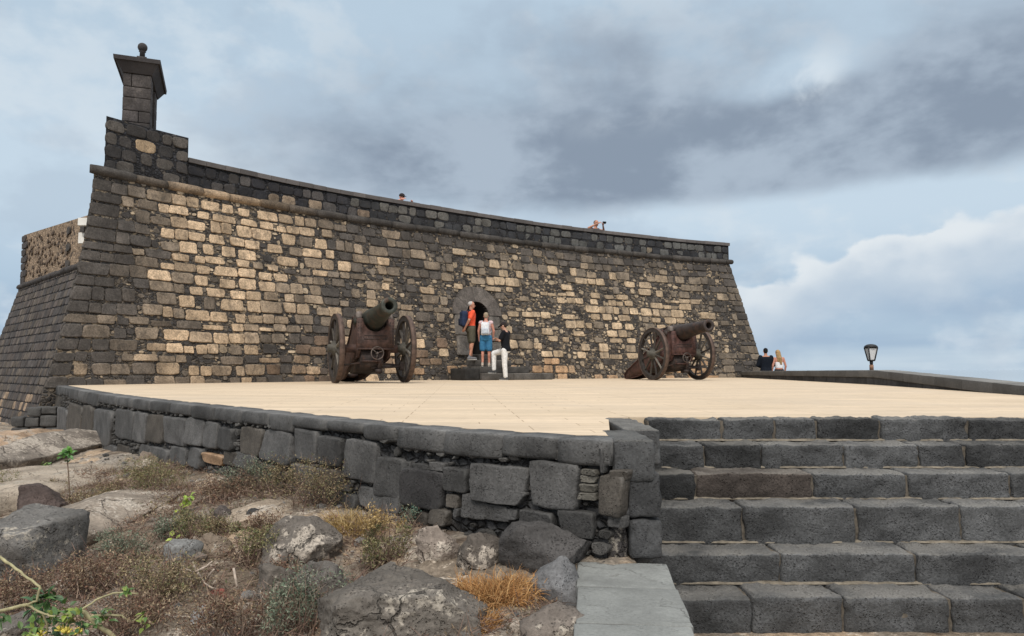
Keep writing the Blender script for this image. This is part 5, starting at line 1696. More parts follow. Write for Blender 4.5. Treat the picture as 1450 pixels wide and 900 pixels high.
def tuft(label, px, py, w_, h_, kind, seed, n, droop=0.5, group='tufts of dry grass'):
    P = on_ground(px, min(py, 925)); r = random.Random(seed)
    W = w_ * P.y / FPX; H = h_ * P.y / FPX
    mb = MB()
    for _ in range(n):
        a = r.uniform(0, 6.283)
        rad = math.sqrt(r.random()) * 0.5
        bx, by = math.cos(a) * rad * W, math.sin(a) * rad * W * 0.7
        bz = ground(P.x + bx, P.y + W * 0.2 + by) - ground(P.x, P.y + W * 0.2)
        e = r.uniform(0.35, 1.5); a2 = a + r.gauss(0, 1.0)
        d = Vector((math.cos(a2) * math.cos(e), math.sin(a2) * math.cos(e), math.sin(e)))
        k = r.uniform(0.7, 1.2); c = tuple(x * k for x in r.choice(PAL[kind]))
        strand(mb, Vector((bx, by, bz - 0.005)), d, H * r.uniform(0.5, 1.25), r.uniform(0.003, 0.0055), r, Vector((r.uniform(-.5, .5), r.uniform(-.5, .5), -droop)), c, 4)
    return tag(mb.build('dry_grass_tuft', M_leaf, loc=(P.x, P.y + W * 0.2, ground(P.x, P.y + W * 0.2)), smooth_=False), label, 'dry grass', group)
tuft('large patch of orange straw beside the rounded light grey stone', 700, 852, 118, 34, 'straw', 1, 2100, 1.5)
tuft('orange straw trailing down from the large straw patch', 668, 890, 80, 24, 'straw', 2, 800, 1.5)
tuft('small upright straw tuft at the foot of the wall by the pale slab', 742, 738, 32, 42, 'straw', 3, 260, 0.2)
tuft('golden dry grass behind the round golden bush', 505, 756, 70, 26, 'gold', 4, 800, 1.1)
tuft('golden grass spilling left of the round golden bush', 478, 744, 52, 22, 'gold', 5, 480, 1.1)
tuft('straw in the crack above the rounded light grey stone', 770, 790, 60, 18, 'straw', 6, 300, 0.9)

# litter of dry twigs, leaves and pebbles over the ground
r = random.Random(77)
mb = MB()
n = 0
while n < 36000:
    x = r.uniform(-4.2, 0.35); y = r.uniform(2.1, 7.2)
    if abs(x / y) > 0.75: continue
    d, s = sdist(x, y) if n % 1 == 0 else (1, 0)
    if d < 0.02: n += 1; continue
    if x > kx0 - 0.10 and y < py0: n += 1; continue
    q = fbm(x * 1.3, y * 1.3, 4.0, 3) + (0.12 if x < -0.4 else -0.08)
    n += 1
    if q < 0.03: continue
    p = Vector((x, y, ground(x, y) + r.uniform(0.0, 0.06) * max(0.1, min(1, q * 4))))
    kind = 'red' if fbm(x * 2.2, y * 2.2, 9.0, 2) < 0.05 else 'oliveb'
    k = r.uniform(0.7, 1.25)
    for _ in range(2):
        if r.random() < 0.5:
            tiny_leaf(mb, p + Vector((r.uniform(-.02, .02), r.uniform(-.02, .02), r.uniform(0, .015))), r, tuple(v * k for v in r.choice(PAL[kind])), r.uniform(0.012, 0.026), r.uniform(0.004, 0.009))
        else:
            d3 = Vector((r.gauss(0, 1), r.gauss(0, 1), abs(r.gauss(0, .6)))).normalized()
            strand(mb, p, d3, r.uniform(0.03, 0.11), 0.0035, r, Vector((0, 0, -.2)), tuple(v * k for v in r.choice(TWIG)), 2)
tag(mb.build('ground_scrub', M_leaf, smooth_=False), kind='stuff')
mb = MB()
V1, F1 = ico(1)
for _ in range(1500):
    x = r.uniform(-5.0, 0.35); y = r.uniform(2.2, 8.0)
    if abs(x / y) > 0.75 or (x > kx0 - 0.03 and y < py0): continue
    if sdist(x, y)[0] < 0.03: continue
    s = min(0.05, 0.008 * math.exp(abs(r.gauss(0, 0.75))))
    k = r.uniform(0.5, 1.5); c = tuple(v * k for v in r.choice(((0.14, 0.13, 0.12), (0.10, 0.097, 0.093), (0.30, 0.25, 0.2), (0.2, 0.15, 0.11))))
    o_ = Vector((x, y, ground(x, y) + s * 0.2)); a, b2, c2 = r.uniform(.7, 1.4), r.uniform(.7, 1.4), r.uniform(.5, .9)
    mb.add([o_ + Vector((v.x * a, v.y * b2, v.z * c2)) * s * r.uniform(.85, 1.15) for v in V1], F1, c)
tag(mb.build('gravel', M_basalt, smooth_=False), kind='stuff')

# green leafy plant reaching in from the lower left
def leaf(mb, p, d, up, l, w_, c):
    d = d.normalized(); s = d.cross(up)
    s = s.normalized() if s.length > 1e-4 else Vector((1, 0, 0))
    u = s.cross(d)
    f = 0.22
    pts = [p, p + d * l * .3 + s * w_ * .5 + u * w_ * f, p + d * l * .62 + s * w_ * .44 + u * w_ * f, p + d * l - u * l * .12, p + d * l * .62 - s * w_ * .44 + u * w_ * f, p + d * l * .3 - s * w_ * .5 + u * w_ * f, p + d * l * .3, p + d * l * .62]
    mb.add(pts, [(0, 1, 6), (1, 2, 7, 6), (2, 3, 7), (3, 4, 7), (4, 5, 6, 7), (5, 0, 6)], c)
YP = 2.75
lp0 = at(-70, 905, YP)
lp = empty('leafy_plant', (lp0.x, YP, ground(lp0.x, YP)), label='fresh green leafy plant with pale bare stems at the lower left corner', cat='plant')
o0 = Vector(lp.location)
r = random.Random(9)
SC_ = (0.33, 0.30, 0.17)
stems = [[(-70, 925, 0), (-55, 800, .03), (0, 788, 0.05), (20, 803, .03), (34, 813, 0.0), (57, 831, -.04)],
         [(-75, 920, 0.02), (-30, 872, 0), (0, 865, 0), (38, 856, -.03)],
         [(185, 935, .02), (158, 899, .02), (136, 882, 0), (115, 864, -.02), (100, 872, -.04)],
         [(115, 864, -.02), (135, 850, 0), (155, 841, .03), (178, 838, .05), (196, 840, .06)],
         [(120, 873, 0), (150, 870, .02), (172, 872, .04), (186, 880, .05)], [(186, 880, .05), (203, 868, .06)],
         [(38, 856, -.03), (60, 868, -.05), (75, 872, -.05), (100, 868, -.04)], [(60, 868, -.05), (68, 885, -.03), (66, 905, -.02)],
         [(57, 831, -.04), (52, 850, -.05), (38, 856, -.03)]]
rads = [0.006, 0.0085, 0.0095, 0.004, 0.005, 0.003, 0.004, 0.004, 0.005]
for st_, rd_ in zip(stems, rads):
    mb = MB()
    pts = [at(x, y, YP + dy) - o0 for x, y, dy in st_]
    fine_ = []
    for i in range(len(pts) - 1):
        for k in range(4): fine_.append(pts[i].lerp(pts[i + 1], k / 4) + Vector((r.uniform(-1, 1), r.uniform(-1, 1), r.uniform(-1, 1))) * 0.002)
    fine_.append(pts[-1])
    tube(mb, fine_, [rd_ * (1 - 0.35 * i / len(fine_)) * r.uniform(.92, 1.08) for i in range(len(fine_))], 8, SC_)
    mb.build('stem', M_wood, lp)
GRN = [(0.045, 0.105, 0.035), (0.065, 0.135, 0.035), (0.095, 0.17, 0.037), (0.19, 0.25, 0.045), (0.04, 0.10, 0.04)]
def cluster(mb, x, y, dy, n, l, spread, cols):
    c_ = at(x, y, YP + dy) - o0
    for _ in range(n):
        d = Vector((r.gauss(0, 1), r.gauss(0, .8) - .25, r.gauss(0, .8) + .15)).normalized()
        k = r.uniform(.75, 1.2)
        leaf(mb, c_ + Vector((r.gauss(0, 1), r.gauss(0, 1), r.gauss(0, .8))) * spread, d, Vector((r.gauss(0, .35), r.gauss(0, .35) - .3, 1)).normalized(), l * r.uniform(.7, 1.25), l * r.uniform(.42, .6), tuple(v * k for v in r.choice(cols)))
mb = MB()
for (x, y, n, l, sp, cs_) in ((64, 838, 16, .060, .014, GRN[:2]), (48, 850, 9, .055, .02, GRN[:2] + GRN[4:]), (56, 872, 8, .045, .02, GRN[:3]), (98, 862, 18, .045, .022, GRN[1:4]), (106, 875, 14, .045, .025, GRN[:4]),
                              (52, 886, 13, .042, .016, GRN[1:4]), (44, 892, 6, .04, .012, GRN[3:4]), (143, 868, 13, .042, .018, GRN[:3]), (152, 864, 5, .04, .01, GRN[2:4]), (179, 834, 7, .042, .006, GRN[1:4]),
                              (203, 868, 5, .032, .008, GRN[2:4]), (206, 880, 5, .034, .010, GRN[3:4]), (0, 869, 5, .05, .01, GRN[1:3]), (75, 890, 9, .04, .02, GRN[:2]), (118, 884, 8, .04, .02, GRN[:3]), (74, 858, 9, .04, .018, GRN[1:4]), (84, 878, 9, .04, .02, GRN[:3])):
    cluster(mb, x, y + 5, r.uniform(-.06, .04), int(n * 1.3), l * 0.78, sp, cs_)
tag(mb.build('foliage', M_green, lp, smooth_=False))
for (x, y) in ((86, 893), (91, 898), (95, 895), (112, 896), (58, 900)):
    mb = MB()
    c_ = at(x, y, YP - .05) - o0
    for _ in range(9):
        d = Vector((r.gauss(0, 1), r.gauss(0, 1), abs(r.gauss(0, 1)))).normalized()
        tube(mb, [c_ + d * .002, c_ + d * .020], [.002, .0035], 6, (0.55, 0.45, 0.08))
    mb.build('flower', M_green, lp)

# thin sprouts
def sprout(label, pts, Y0, leaves, l, cs_):
    P = on_ground(*pts[0]); Yd = P.y
    o = empty('sprout', P, label=label, cat='plant')
    mb = MB(); q = [at(x, y, Yd) - P for x, y in pts]
    tube(mb, q, [0.006 - 0.003 * i / len(q) for i in range(len(q))], 6, (0.17, 0.12, 0.085)); mb.build('stem', M_wood, o)
    mb = MB()
    for (x, y, n) in leaves:
        c_ = at(x, y, Yd) - P
        for _ in range(n):
            d = Vector((r.gauss(0, 1), r.gauss(0, .7), r.gauss(0, .7) + .3)).normalized()
            k = r.uniform(.8, 1.2)
            leaf(mb, c_ + Vector((r.gauss(0, 1), r.gauss(0, 1), r.gauss(0, 1))) * l * .3, d, Vector((0, -.4, 1)), l * r.uniform(.7, 1.2), l * .6, tuple(v * k for v in r.choice(cs_)))
    mb.build('foliage', M_green, o, smooth_=False)
sprout('thin upright sprout with one tuft of green leaves on the tan ledge', [(100, 712), (98, 690), (97, 670), (95, 648)], 0, [(94, 642, 16), (92, 650, 6)], .055, [(0.09, 0.22, 0.03), (0.06, 0.16, 0.03)])
sprout('little bright green weed on the ledge below the dry wall', [(64, 668), (62, 663)], 0, [(58, 662, 8), (66, 660, 7)], .06, [(0.12, 0.22, 0.04), (0.16, 0.22, 0.06)])
sprout('yellow green sprout standing in the scrub above the smooth grey stone', [(258, 728), (261, 716), (265, 708)], 0, [(264, 710, 9), (258, 720, 7), (269, 704, 5)], .038, [(0.33, 0.40, 0.05), (0.25, 0.36, 0.05)])
sprout('single yellow green leaf sprig beside the smooth grey stone', [(244, 770), (246, 762)], 0, [(246, 760, 4)], .045, [(0.36, 0.45, 0.08)])
sprout('small green weed growing at the wall foot on the left', [(116, 622), (117, 616)], 0, [(112, 615, 8), (120, 617, 8)], .07, [(0.10, 0.17, 0.04), (0.13, 0.19, 0.06)])

# bare dead branches
P = on_ground(300, 835)
db = empty('dead_branch', P, label='bundle of bare pale dead branches lying in the scrub', cat='branch')
mb = MB()
for pts in ([(272, 797), (281, 812), (290, 826), (300, 832), (312, 835)], [(281, 812), (274, 818), (270, 826)], [(262, 806), (275, 810), (284, 806)], [(290, 826), (296, 815), (303, 806)], [(331, 805), (334, 822), (337, 836), (341, 846)], [(284, 806), (292, 802), (300, 795)], [(270, 826), (271, 834)], [(300, 832), (305, 822)]):
    q = [at(x, y, P.y + r.uniform(-.05, .05)) - P for x, y in pts]
    tube(mb, q, [.006 - .0035 * i / len(q) for i in range(len(q))], 6, (0.40, 0.33, 0.27))
mb.build('twigs', M_wood, db)
# ------------------------------------------------------------------ the two cannons
M_barrel = plain_material('dark weathered bronze iron', (0.05, 0.05, 0.042), 0.55, 0.35, var=0.4, scale=7, bump=0.15, use_attr=True)
M_carr = plain_material('rusty brown painted iron', (0.1, 0.045, 0.036), 0.7, 0.1, var=0.6, scale=8, bump=0.4, use_attr=True)
M_wheel = plain_material('old dark wheel wood', (0.06, 0.045, 0.036), 0.8, 0.0, var=0.45, scale=9, bump=0.3, use_attr=True)
M_tyre = plain_material('rusty iron tyre', (0.095, 0.062, 0.048), 0.65, 0.15, var=0.45, scale=8, bump=0.2)
RUST, RUSTD, RUSTR = (0.066, 0.038, 0.031), (0.034, 0.024, 0.021), (0.082, 0.039, 0.033)
WD, WD2, WDG = (0.036, 0.030, 0.027), (0.058, 0.050, 0.042), (0.15, 0.135, 0.115)
AX, RW, TR = 0.82, 0.81, 0.83                         # axle height, wheel radius, half track
def make_cannon(loc, rz, label, barrel_col, rust, rustd, elev=8.5):
    t = empty('cannon', loc, rz, label=label, cat='cannon', group='old cannons on the terrace')
    # barrel
    TRZ = 1.46; elv = math.radians(elev)
    M = Matrix.Translation((0.02, 0, TRZ)) @ Matrix.Rotation(-elv, 4, 'Y')
    mb = MB()
    prof = [(-1.22, 0.01), (-1.21, 0.07), (-1.17, 0.105), (-1.12, 0.105), (-1.06, 0.06), (-1.02, 0.07), (-0.99, 0.20), (-0.96, 0.27), (-0.85, 0.29), (-0.20, 0.285), (0.22, 0.278), (0.235, 0.262), (0.30, 0.256), (0.32, 0.245), (1.0, 0.198), (1.56, 0.165), (1.60, 0.168), (1.63, 0.185), (1.70, 0.188), (1.715, 0.18), (1.715, 0.098), (1.70, 0.092), (1.1, 0.092)]
    lathe(mb, prof, 'X', 36, M, barrel_col)
    for s in (-1, 1):
        lathe(mb, [(0.2, 0.095), (0.43, 0.09)], 'Y', 16, M @ Matrix.Diagonal((1, s, 1, 1)), barrel_col)
    tube(mb, [M @ Vector((0.26, 0, 0.25)), M @ Vector((0.26, 0, 0.29))], 0.018, 8, barrel_col)
    mb.build('barrel', M_barrel, t)
    # carriage: two cheeks tapering back to the trail
    che = [(0.36, 1.42), (0.40, 1.34), (0.40, 0.80), (0.30, 0.62), (-0.10, 0.52), (-0.75, 0.40), (-1.9, 0.10), (-2.65, 0.015), (-2.86, 0.03), (-2.90, 0.16), (-2.72, 0.30), (-1.6, 0.76), (-0.75, 1.15), (-0.42, 1.36), (-0.26, 1.55), (-0.15, 1.585), (-0.115, 1.50), (-0.07, 1.43), (0.0, 1.395), (0.08, 1.42), (0.13, 1.50), (0.16, 1.565), (0.25, 1.56)]
    mb = MB()
    for s in (-1, 1):
        # cheeks run together towards the trail
        for (y0, y1) in ((0.33, 0.385),):
            n = len(che)
            def yy(x, y): return s * (y - 0.085 * max(0.0, -x - 0.4) * 0.9)
            v = [Vector((x, yy(x, y0), z)) for x, z in che] + [Vector((x, yy(x, y1), z)) for x, z in che]
            f = [tuple(range(n)), tuple(reversed(range(n, 2 * n)))] + [(i, i + n, (i + 1) % n + n, (i + 1) % n) for i in range(n)]
            if s > 0: f = [tuple(reversed(q)) for q in f]
            mb.add(v, f, rust)
            # raised edge flange
            for i in range(8, 17):
                a, b2 = che[i], che[i + 1]
                tube(mb, [Vector((a[0], yy(a[0], 0.40), a[1])), Vector((b2[0], yy(b2[0], 0.40), b2[1]))], 0.016, 6, rust)
            for i in range(3, 8):
                a, b2 = che[i], che[i + 1]
                tube(mb, [Vector((a[0], yy(a[0], 0.40), a[1])), Vector((b2[0], yy(b2[0], 0.40), b2[1]))], 0.016, 6, rust)
            for k in range(9):
                x = -0.9 - k * 0.2; z = 0.68 - k * 0.065
                rv = Vector((x, yy(x, 0.39), z)); mb.add(*_rivet(rv, s), rustd)
    # trail floor and transoms
    for x in (-0.5, -1.2, -1.9, -2.5):
        w_ = 0.33 - 0.085 * max(0, -x - 0.4) * 0.9
        zc = {-0.5: 0.62, -1.2: 0.45, -1.9: 0.3, -2.5: 0.15}[x]
        box(mb, x - 0.2, x + 0.2, -w_, w_, zc - 0.05, zc + 0.05, rustd)
    for s in (-1, 1):
        tube(mb, [(-2.86, s * 0.16, 0.17), (-3.05, s * 0.17, 0.20), (-3.10, s * 0.17, 0.24)], [0.03, 0.025, 0.03], 8, rustd)
    box(mb, -2.9, -2.62, -0.155, 0.155, 0.0, 0.10, rustd)
    ca = mb.build('carriage', M_carr, t)
    # front transom with half-round cut for the barrel and rows of rivets
    mb = MB()
    cut = [(0.295 * math.cos(a), 1.50 - 0.30 * math.sin(a)) for a in [math.pi * k / 14 for k in range(15)]]
    out = [(0.44, 1.50)] + [(0.36, 1.52)] + cut + [(-0.36, 1.52), (-0.44, 1.50), (-0.44, 0.84), (-0.41, 0.79), (0.41, 0.79), (0.44, 0.84)]
    Mf = Matrix.Translation((0.405, 0, 0)) @ Matrix.Rotation(math.pi / 2, 4, 'Z')
    prism(mb, out, -0.05, 0.0, Mf, rust)
    for k in range(9):
        for y in (-0.405, -0.345, 0.345, 0.405): mb.add(*_rivet(Vector((0.46, y, 0.87 + k * 0.068)), 0), rustd)
    for k in range(11): mb.add(*_rivet(Vector((0.46, -0.28 + k * 0.056, 1.07)), 0), rustd)
    tube(mb, [(0.455, -0.43, 0.80), (0.455, 0.43, 0.80)], 0.022, 8, rust)
    # raised plaque strip across the plate
    box(mb, 0.452, 0.462, -0.27, 0.27, 1.02, 1.045, rustd); box(mb, 0.452, 0.462, -0.27, 0.27, 1.10, 1.12, rustd)
    mb.build('front_plate', M_carr, t)
    for s in (-1, 1):
        mb = MB()
        rblock(mb, (0.10, 0.07, 0.09), 0.05, (6, 5, 6), Matrix.Translation((0.26, s * 0.36, 1.585)), color=(0.17, 0.145, 0.13))
        tube(mb, [(0.1, s * 0.36, 1.66), (-0.12, s * 0.36, 1.60)], 0.025, 8, rustd)
        mb.build('trunnion_cap', M_carr, t)
    # lower front box, with elevating gear
    mb = MB()
    prism(mb, [(0.36, 0.78), (0.40, 0.45), (0.20, 0.30), (-0.9, 0.22), (-0.9, 0.62), (-0.2, 0.78)], -0.32, 0.20, None, rustd)
    box(mb, 0.30, 0.50, -0.30, 0.12, 0.50, 0.53, rust)
    box(mb, 0.20, 0.46, 0.02, 0.16, 0.24, 0.33, rustd)
    tube(mb, [(0.42, 0.09, 0.33), (0.42, 0.09, 0.62)], 0.03, 8, rustd)
    mb.build('gear_box', M_carr, t)
    mb = MB()
    Mh = Matrix.Translation((0.56, 0.02, 0.70)) @ Matrix.Rotation(math.pi / 2, 4, 'Y')
    torus(mb, 0.145, 0.012, Mh, 28, 8, (0.11, 0.09, 0.08))
    for k in range(3):
        a = 0.4 + k * 2.094
        tube(mb, [(0.56, 0.02, 0.70), (0.56, 0.02 + 0.14 * math.cos(a), 0.70 + 0.14 * math.sin(a))], 0.01, 6, (0.11, 0.09, 0.08))
    tube(mb, [(0.40, 0.02, 0.70), (0.585, 0.02, 0.70)], 0.026, 8, (0.12, 0.1, 0.09))
    mb.build('hand_wheel', M_carr, t)
    mb = MB()
    tube(mb, [(0.0, -TR - 0.16, AX), (0.0, -0.42, AX), (0.0, 0.42, AX), (0.0, TR + 0.16, AX)], [0.05, 0.065, 0.065, 0.05], 12, rustd)
    box(mb, -0.09, 0.09, -0.62, 0.62, AX - 0.10, AX + 0.09, rust)
    mb.build('axle', M_carr, t)
    mb = MB()
    tube(mb, [(0.30, -0.30, 0.50), (0.12, TR - 0.12, 0.42)], 0.022, 8, rustd)
    tube(mb, [(0.30, -0.05, 0.36), (0.15, TR - 0.1, 0.40)], 0.03, 8, rustd)
    rblock(mb, (0.07, 0.05, 0.10), 0.02, (4, 4, 4), Matrix.Translation((0.12, TR - 0.12, 0.40)), color=rustd)
    tube(mb, [(0.12, -TR + 0.12, 0.42), (0.30, -0.25, 0.48)], 0.022, 8, rustd)
    mb.build('brake_rod', M_carr, t)
    # wheels
    for s in (-1, 1):
        w_ = empty('wheel', (0, s * TR, AX)); w_.parent = t
        mb = MB()
        lathe(mb, [(-0.055, RW - 0.125), (-0.05, RW - 0.013), (0.05, RW - 0.013), (0.055, RW - 0.125)], 'Y', 56, None, WD, closed=True)
        mb.build('rim', M_wheel, w_, smooth_=False)
        mb = MB()
        lathe(mb, [(-0.058, RW - 0.014), (-0.06, RW), (0.06, RW), (0.058, RW - 0.014)], 'Y', 56, None, (1, 1, 1), closed=True)
        mb.build('tyre', M_tyre, w_)
        mb = MB()
        lathe(mb, [(-0.20, 0.05), (-0.19, 0.085), (-0.10, 0.10), (-0.065, 0.17), (0.065, 0.17), (0.10, 0.105), (0.19, 0.09), (0.20, 0.05)], 'Y', 28, None, (0.075, 0.07, 0.058))
        for k in range(12):
            a = 6.283 * k / 12
            for sy in (-1, 1):
                tube(mb, [(0.14 * math.cos(a), sy * 0.06, 0.14 * math.sin(a)), (0.14 * math.cos(a), sy * 0.08, 0.14 * math.sin(a))], 0.012, 6, WD2)
        mb.build('hub', M_wheel, w_)
        for k in range(12):
            a = 6.283 * (k + 0.5) / 12
            mb = MB()
            d = Vector((math.cos(a), 0, math.sin(a))); pz = Vector((-math.sin(a), 0, math.cos(a)))
            r0, r1 = 0.15, RW - 0.115
            vs = []
            for q in range(6):
                f_ = q / 5; rr = r0 + (r1 - r0) * f_
                hw, hy = 0.030 - 0.008 * f_ - (0.004 if q in (2, 3) else 0), 0.034 - 0.006 * f_
                c_ = d * rr
                for (e, y) in ((-1, -.5), (-.5, -1), (.5, -1), (1, -.5), (1, .5), (.5, 1), (-.5, 1), (-1, .5)):
                    vs.append(c_ + pz * (hw * e) + Vector((0, hy * y, 0)))
            fs = [(q * 8 + j, q * 8 + (j + 1) % 8, q * 8 + 8 + (j + 1) % 8, q * 8 + 8 + j) for q in range(5) for j in range(8)]
            cc = WDG if (k * 7 + (3 if s > 0 else 0)) % 5 == 0 else (WD2 if k % 3 else WD)
            mb.add(vs, fs, cc)
            mb.build('spoke', M_wheel, w_)
    return t
def _rivet(p, s):
    """little domed rivet; s = +-1 on the side cheeks, 0 on the front plate"""
    n = Vector((0, s, 0)) if s else Vector((1, 0, 0))
    a = Vector((1, 0, 0)) if s else Vector((0, 1, 0)); b_ = Vector((0, 0, 1))
    vs = [p + a * 0.014 * math.cos(k * 1.047) + b_ * 0.014 * math.sin(k * 1.047) - n * 0.004 for k in range(6)] + [p + n * 0.009]
    return vs, [(k, (k + 1) % 6, 6) for k in range(6)]
ca = math.radians(23.5)
p1 = at(525, 541, 17.15); p2 = at(958, 538.2, 21.7)
c1_ = make_cannon((p1.x, p1.y, 0.0), ca - math.pi / 2, 'old cannon left of the doorway, greenish dark barrel on a rusty wheeled carriage', (0.040, 0.044, 0.036), RUST, RUSTD)
c2_ = make_cannon((p2.x, p2.y, 0.0), math.radians(21.0) - math.pi / 2, 'old cannon right of the doorway, brown black barrel on a reddish wheeled carriage', (0.048, 0.037, 0.033), RUSTR, RUSTD, 5.5)
c1_.scale = (0.97, 0.97, 0.97); c2_.scale = (0.93, 0.93, 0.93)

# ------------------------------------------------------------------ people
def remeshed(name, mb, vox, mat, parent, smooth_it=2, cols=None):
    me = mb.mesh('tmp', mat)
    o = bpy.data.objects.new('tmp', me); col.objects.link(o)
    md = o.modifiers.new('r', 'REMESH'); md.mode = 'VOXEL'; md.voxel_size = vox
    if smooth_it:
        s = o.modifiers.new('s', 'SMOOTH'); s.iterations = smooth_it; s.factor = 0.5
    bpy.context.view_layer.update()
    dg = bpy.context.evaluated_depsgraph_get()
    m2 = bpy.data.meshes.new_from_object(o.evaluated_get(dg))
    bpy.data.objects.remove(o); bpy.data.meshes.remove(me)
    m2.name = name
    m2.materials.clear(); m2.materials.append(mat)
    m2.polygons.foreach_set('use_smooth', [True] * len(m2.polygons))
    ob = bpy.data.objects.new(name, m2); ob.parent = parent; col.objects.link(ob)
    return ob
def capsule(mb, a, b_, r0, r1, n=12):
    a, b_ = Vector(a), Vector(b_)
    d = (b_ - a); L = d.length
    d = d / L if L > 1e-6 else Vector((0, 0, 1))
    pts, rs = [], []
    for k in range(5):
        th = math.pi / 2 * k / 5; pts.append(a - d * r0 * math.cos(th)); rs.append(max(0.001, r0 * math.sin(th)))
    for k in range(4):
        f_ = k / 3; pts.append(a.lerp(b_, f_)); rs.append(r0 + (r1 - r0) * f_)
    for k in range(4, -1, -1):
        th = math.pi / 2 * k / 5; pts.append(b_ + d * r1 * math.cos(th)); rs.append(max(0.001, r1 * math.sin(th)))
    q = d.orthogonal().normalized(); w2 = d.cross(q)
    vs = [p + (q * math.cos(6.283 * k / n) + w2 * math.sin(6.283 * k / n)) * r_ for p, r_ in zip(pts, rs) for k in range(n)]
    m_ = len(pts)
    fs = [(i * n + k, i * n + (k + 1) % n, (i + 1) * n + (k + 1) % n, (i + 1) * n + k) for i in range(m_ - 1) for k in range(n)]
    fs += [tuple(reversed(range(n))), tuple((m_ - 1) * n + k for k in range(n))]
    mb.add(vs, fs)
def ellipsoid(mb, c, r, M=None, n=16, m_=10):
    M = M or Matrix.Identity(3)
    vs, fs = [], []
    for i in range(1, m_):
        ph = math.pi * i / m_
        for k in range(n):
            th = 6.28318 * k / n
            vs.append(Vector(c) + M @ Vector((r[0] * math.sin(ph) * math.cos(th), r[1] * math.sin(ph) * math.sin(th), r[2] * math.cos(ph))))
    vs += [Vector(c) + M @ Vector((0, 0, r[2])), Vector(c) + M @ Vector((0, 0, -r[2]))]
    for i in range(m_ - 2):
        for k in range(n): fs.append((i * n + k, (i + 1) * n + k, (i + 1) * n + (k + 1) % n, i * n + (k + 1) % n))
    t_, b_ = len(vs) - 2, len(vs) - 1
    for k in range(n):
        fs.append((t_, k, (k + 1) % n)); fs.append((b_, (m_ - 2) * n + (k + 1) % n, (m_ - 2) * n + k))
    mb.add(vs, fs)
def loft(mb, secs, n=20):
    """stacked elliptical sections (centre, half width, half depth)"""
    vs = []
    for (c, a, b_) in secs:
        for k in range(n):
            th = 6.28318 * k / n
            ct, s_ = math.cos(th), math.sin(th)
            e = 0.82
            vs.append(Vector((c[0] + a * math.copysign(abs(ct) ** e, ct), c[1] + b_ * math.copysign(abs(s_) ** e, s_), c[2])))
    m_ = len(secs)
    fs = [(i * n + k, i * n + (k + 1) % n, (i + 1) * n + (k + 1) % n, (i + 1) * n + k) for i in range(m_ - 1) for k in range(n)]
    fs += [tuple(reversed(range(n))), tuple((m_ - 1) * n + k for k in range(n))]
    mb.add(vs, fs)
BASE = dict(hip=(.095, 0, .90), knee=(.105, .015, .50), ank=(.105, -.015, .085), toe=(.12, .13, .03), sho=(.185, -.005, 1.40), elb=(.245, -.03, 1.12), wri=(.255, .05, .89), neck=(0, -.01, 1.46), head=(0, .02, 1.61))
CLOTH = {}
def cloth_mat(name, c, rough=0.85):
    if name not in CLOTH: CLOTH[name] = plain_material(name, c, rough, var=0.18, scale=18, bump=0.3, spec=0.2)
    return CLOTH[name]
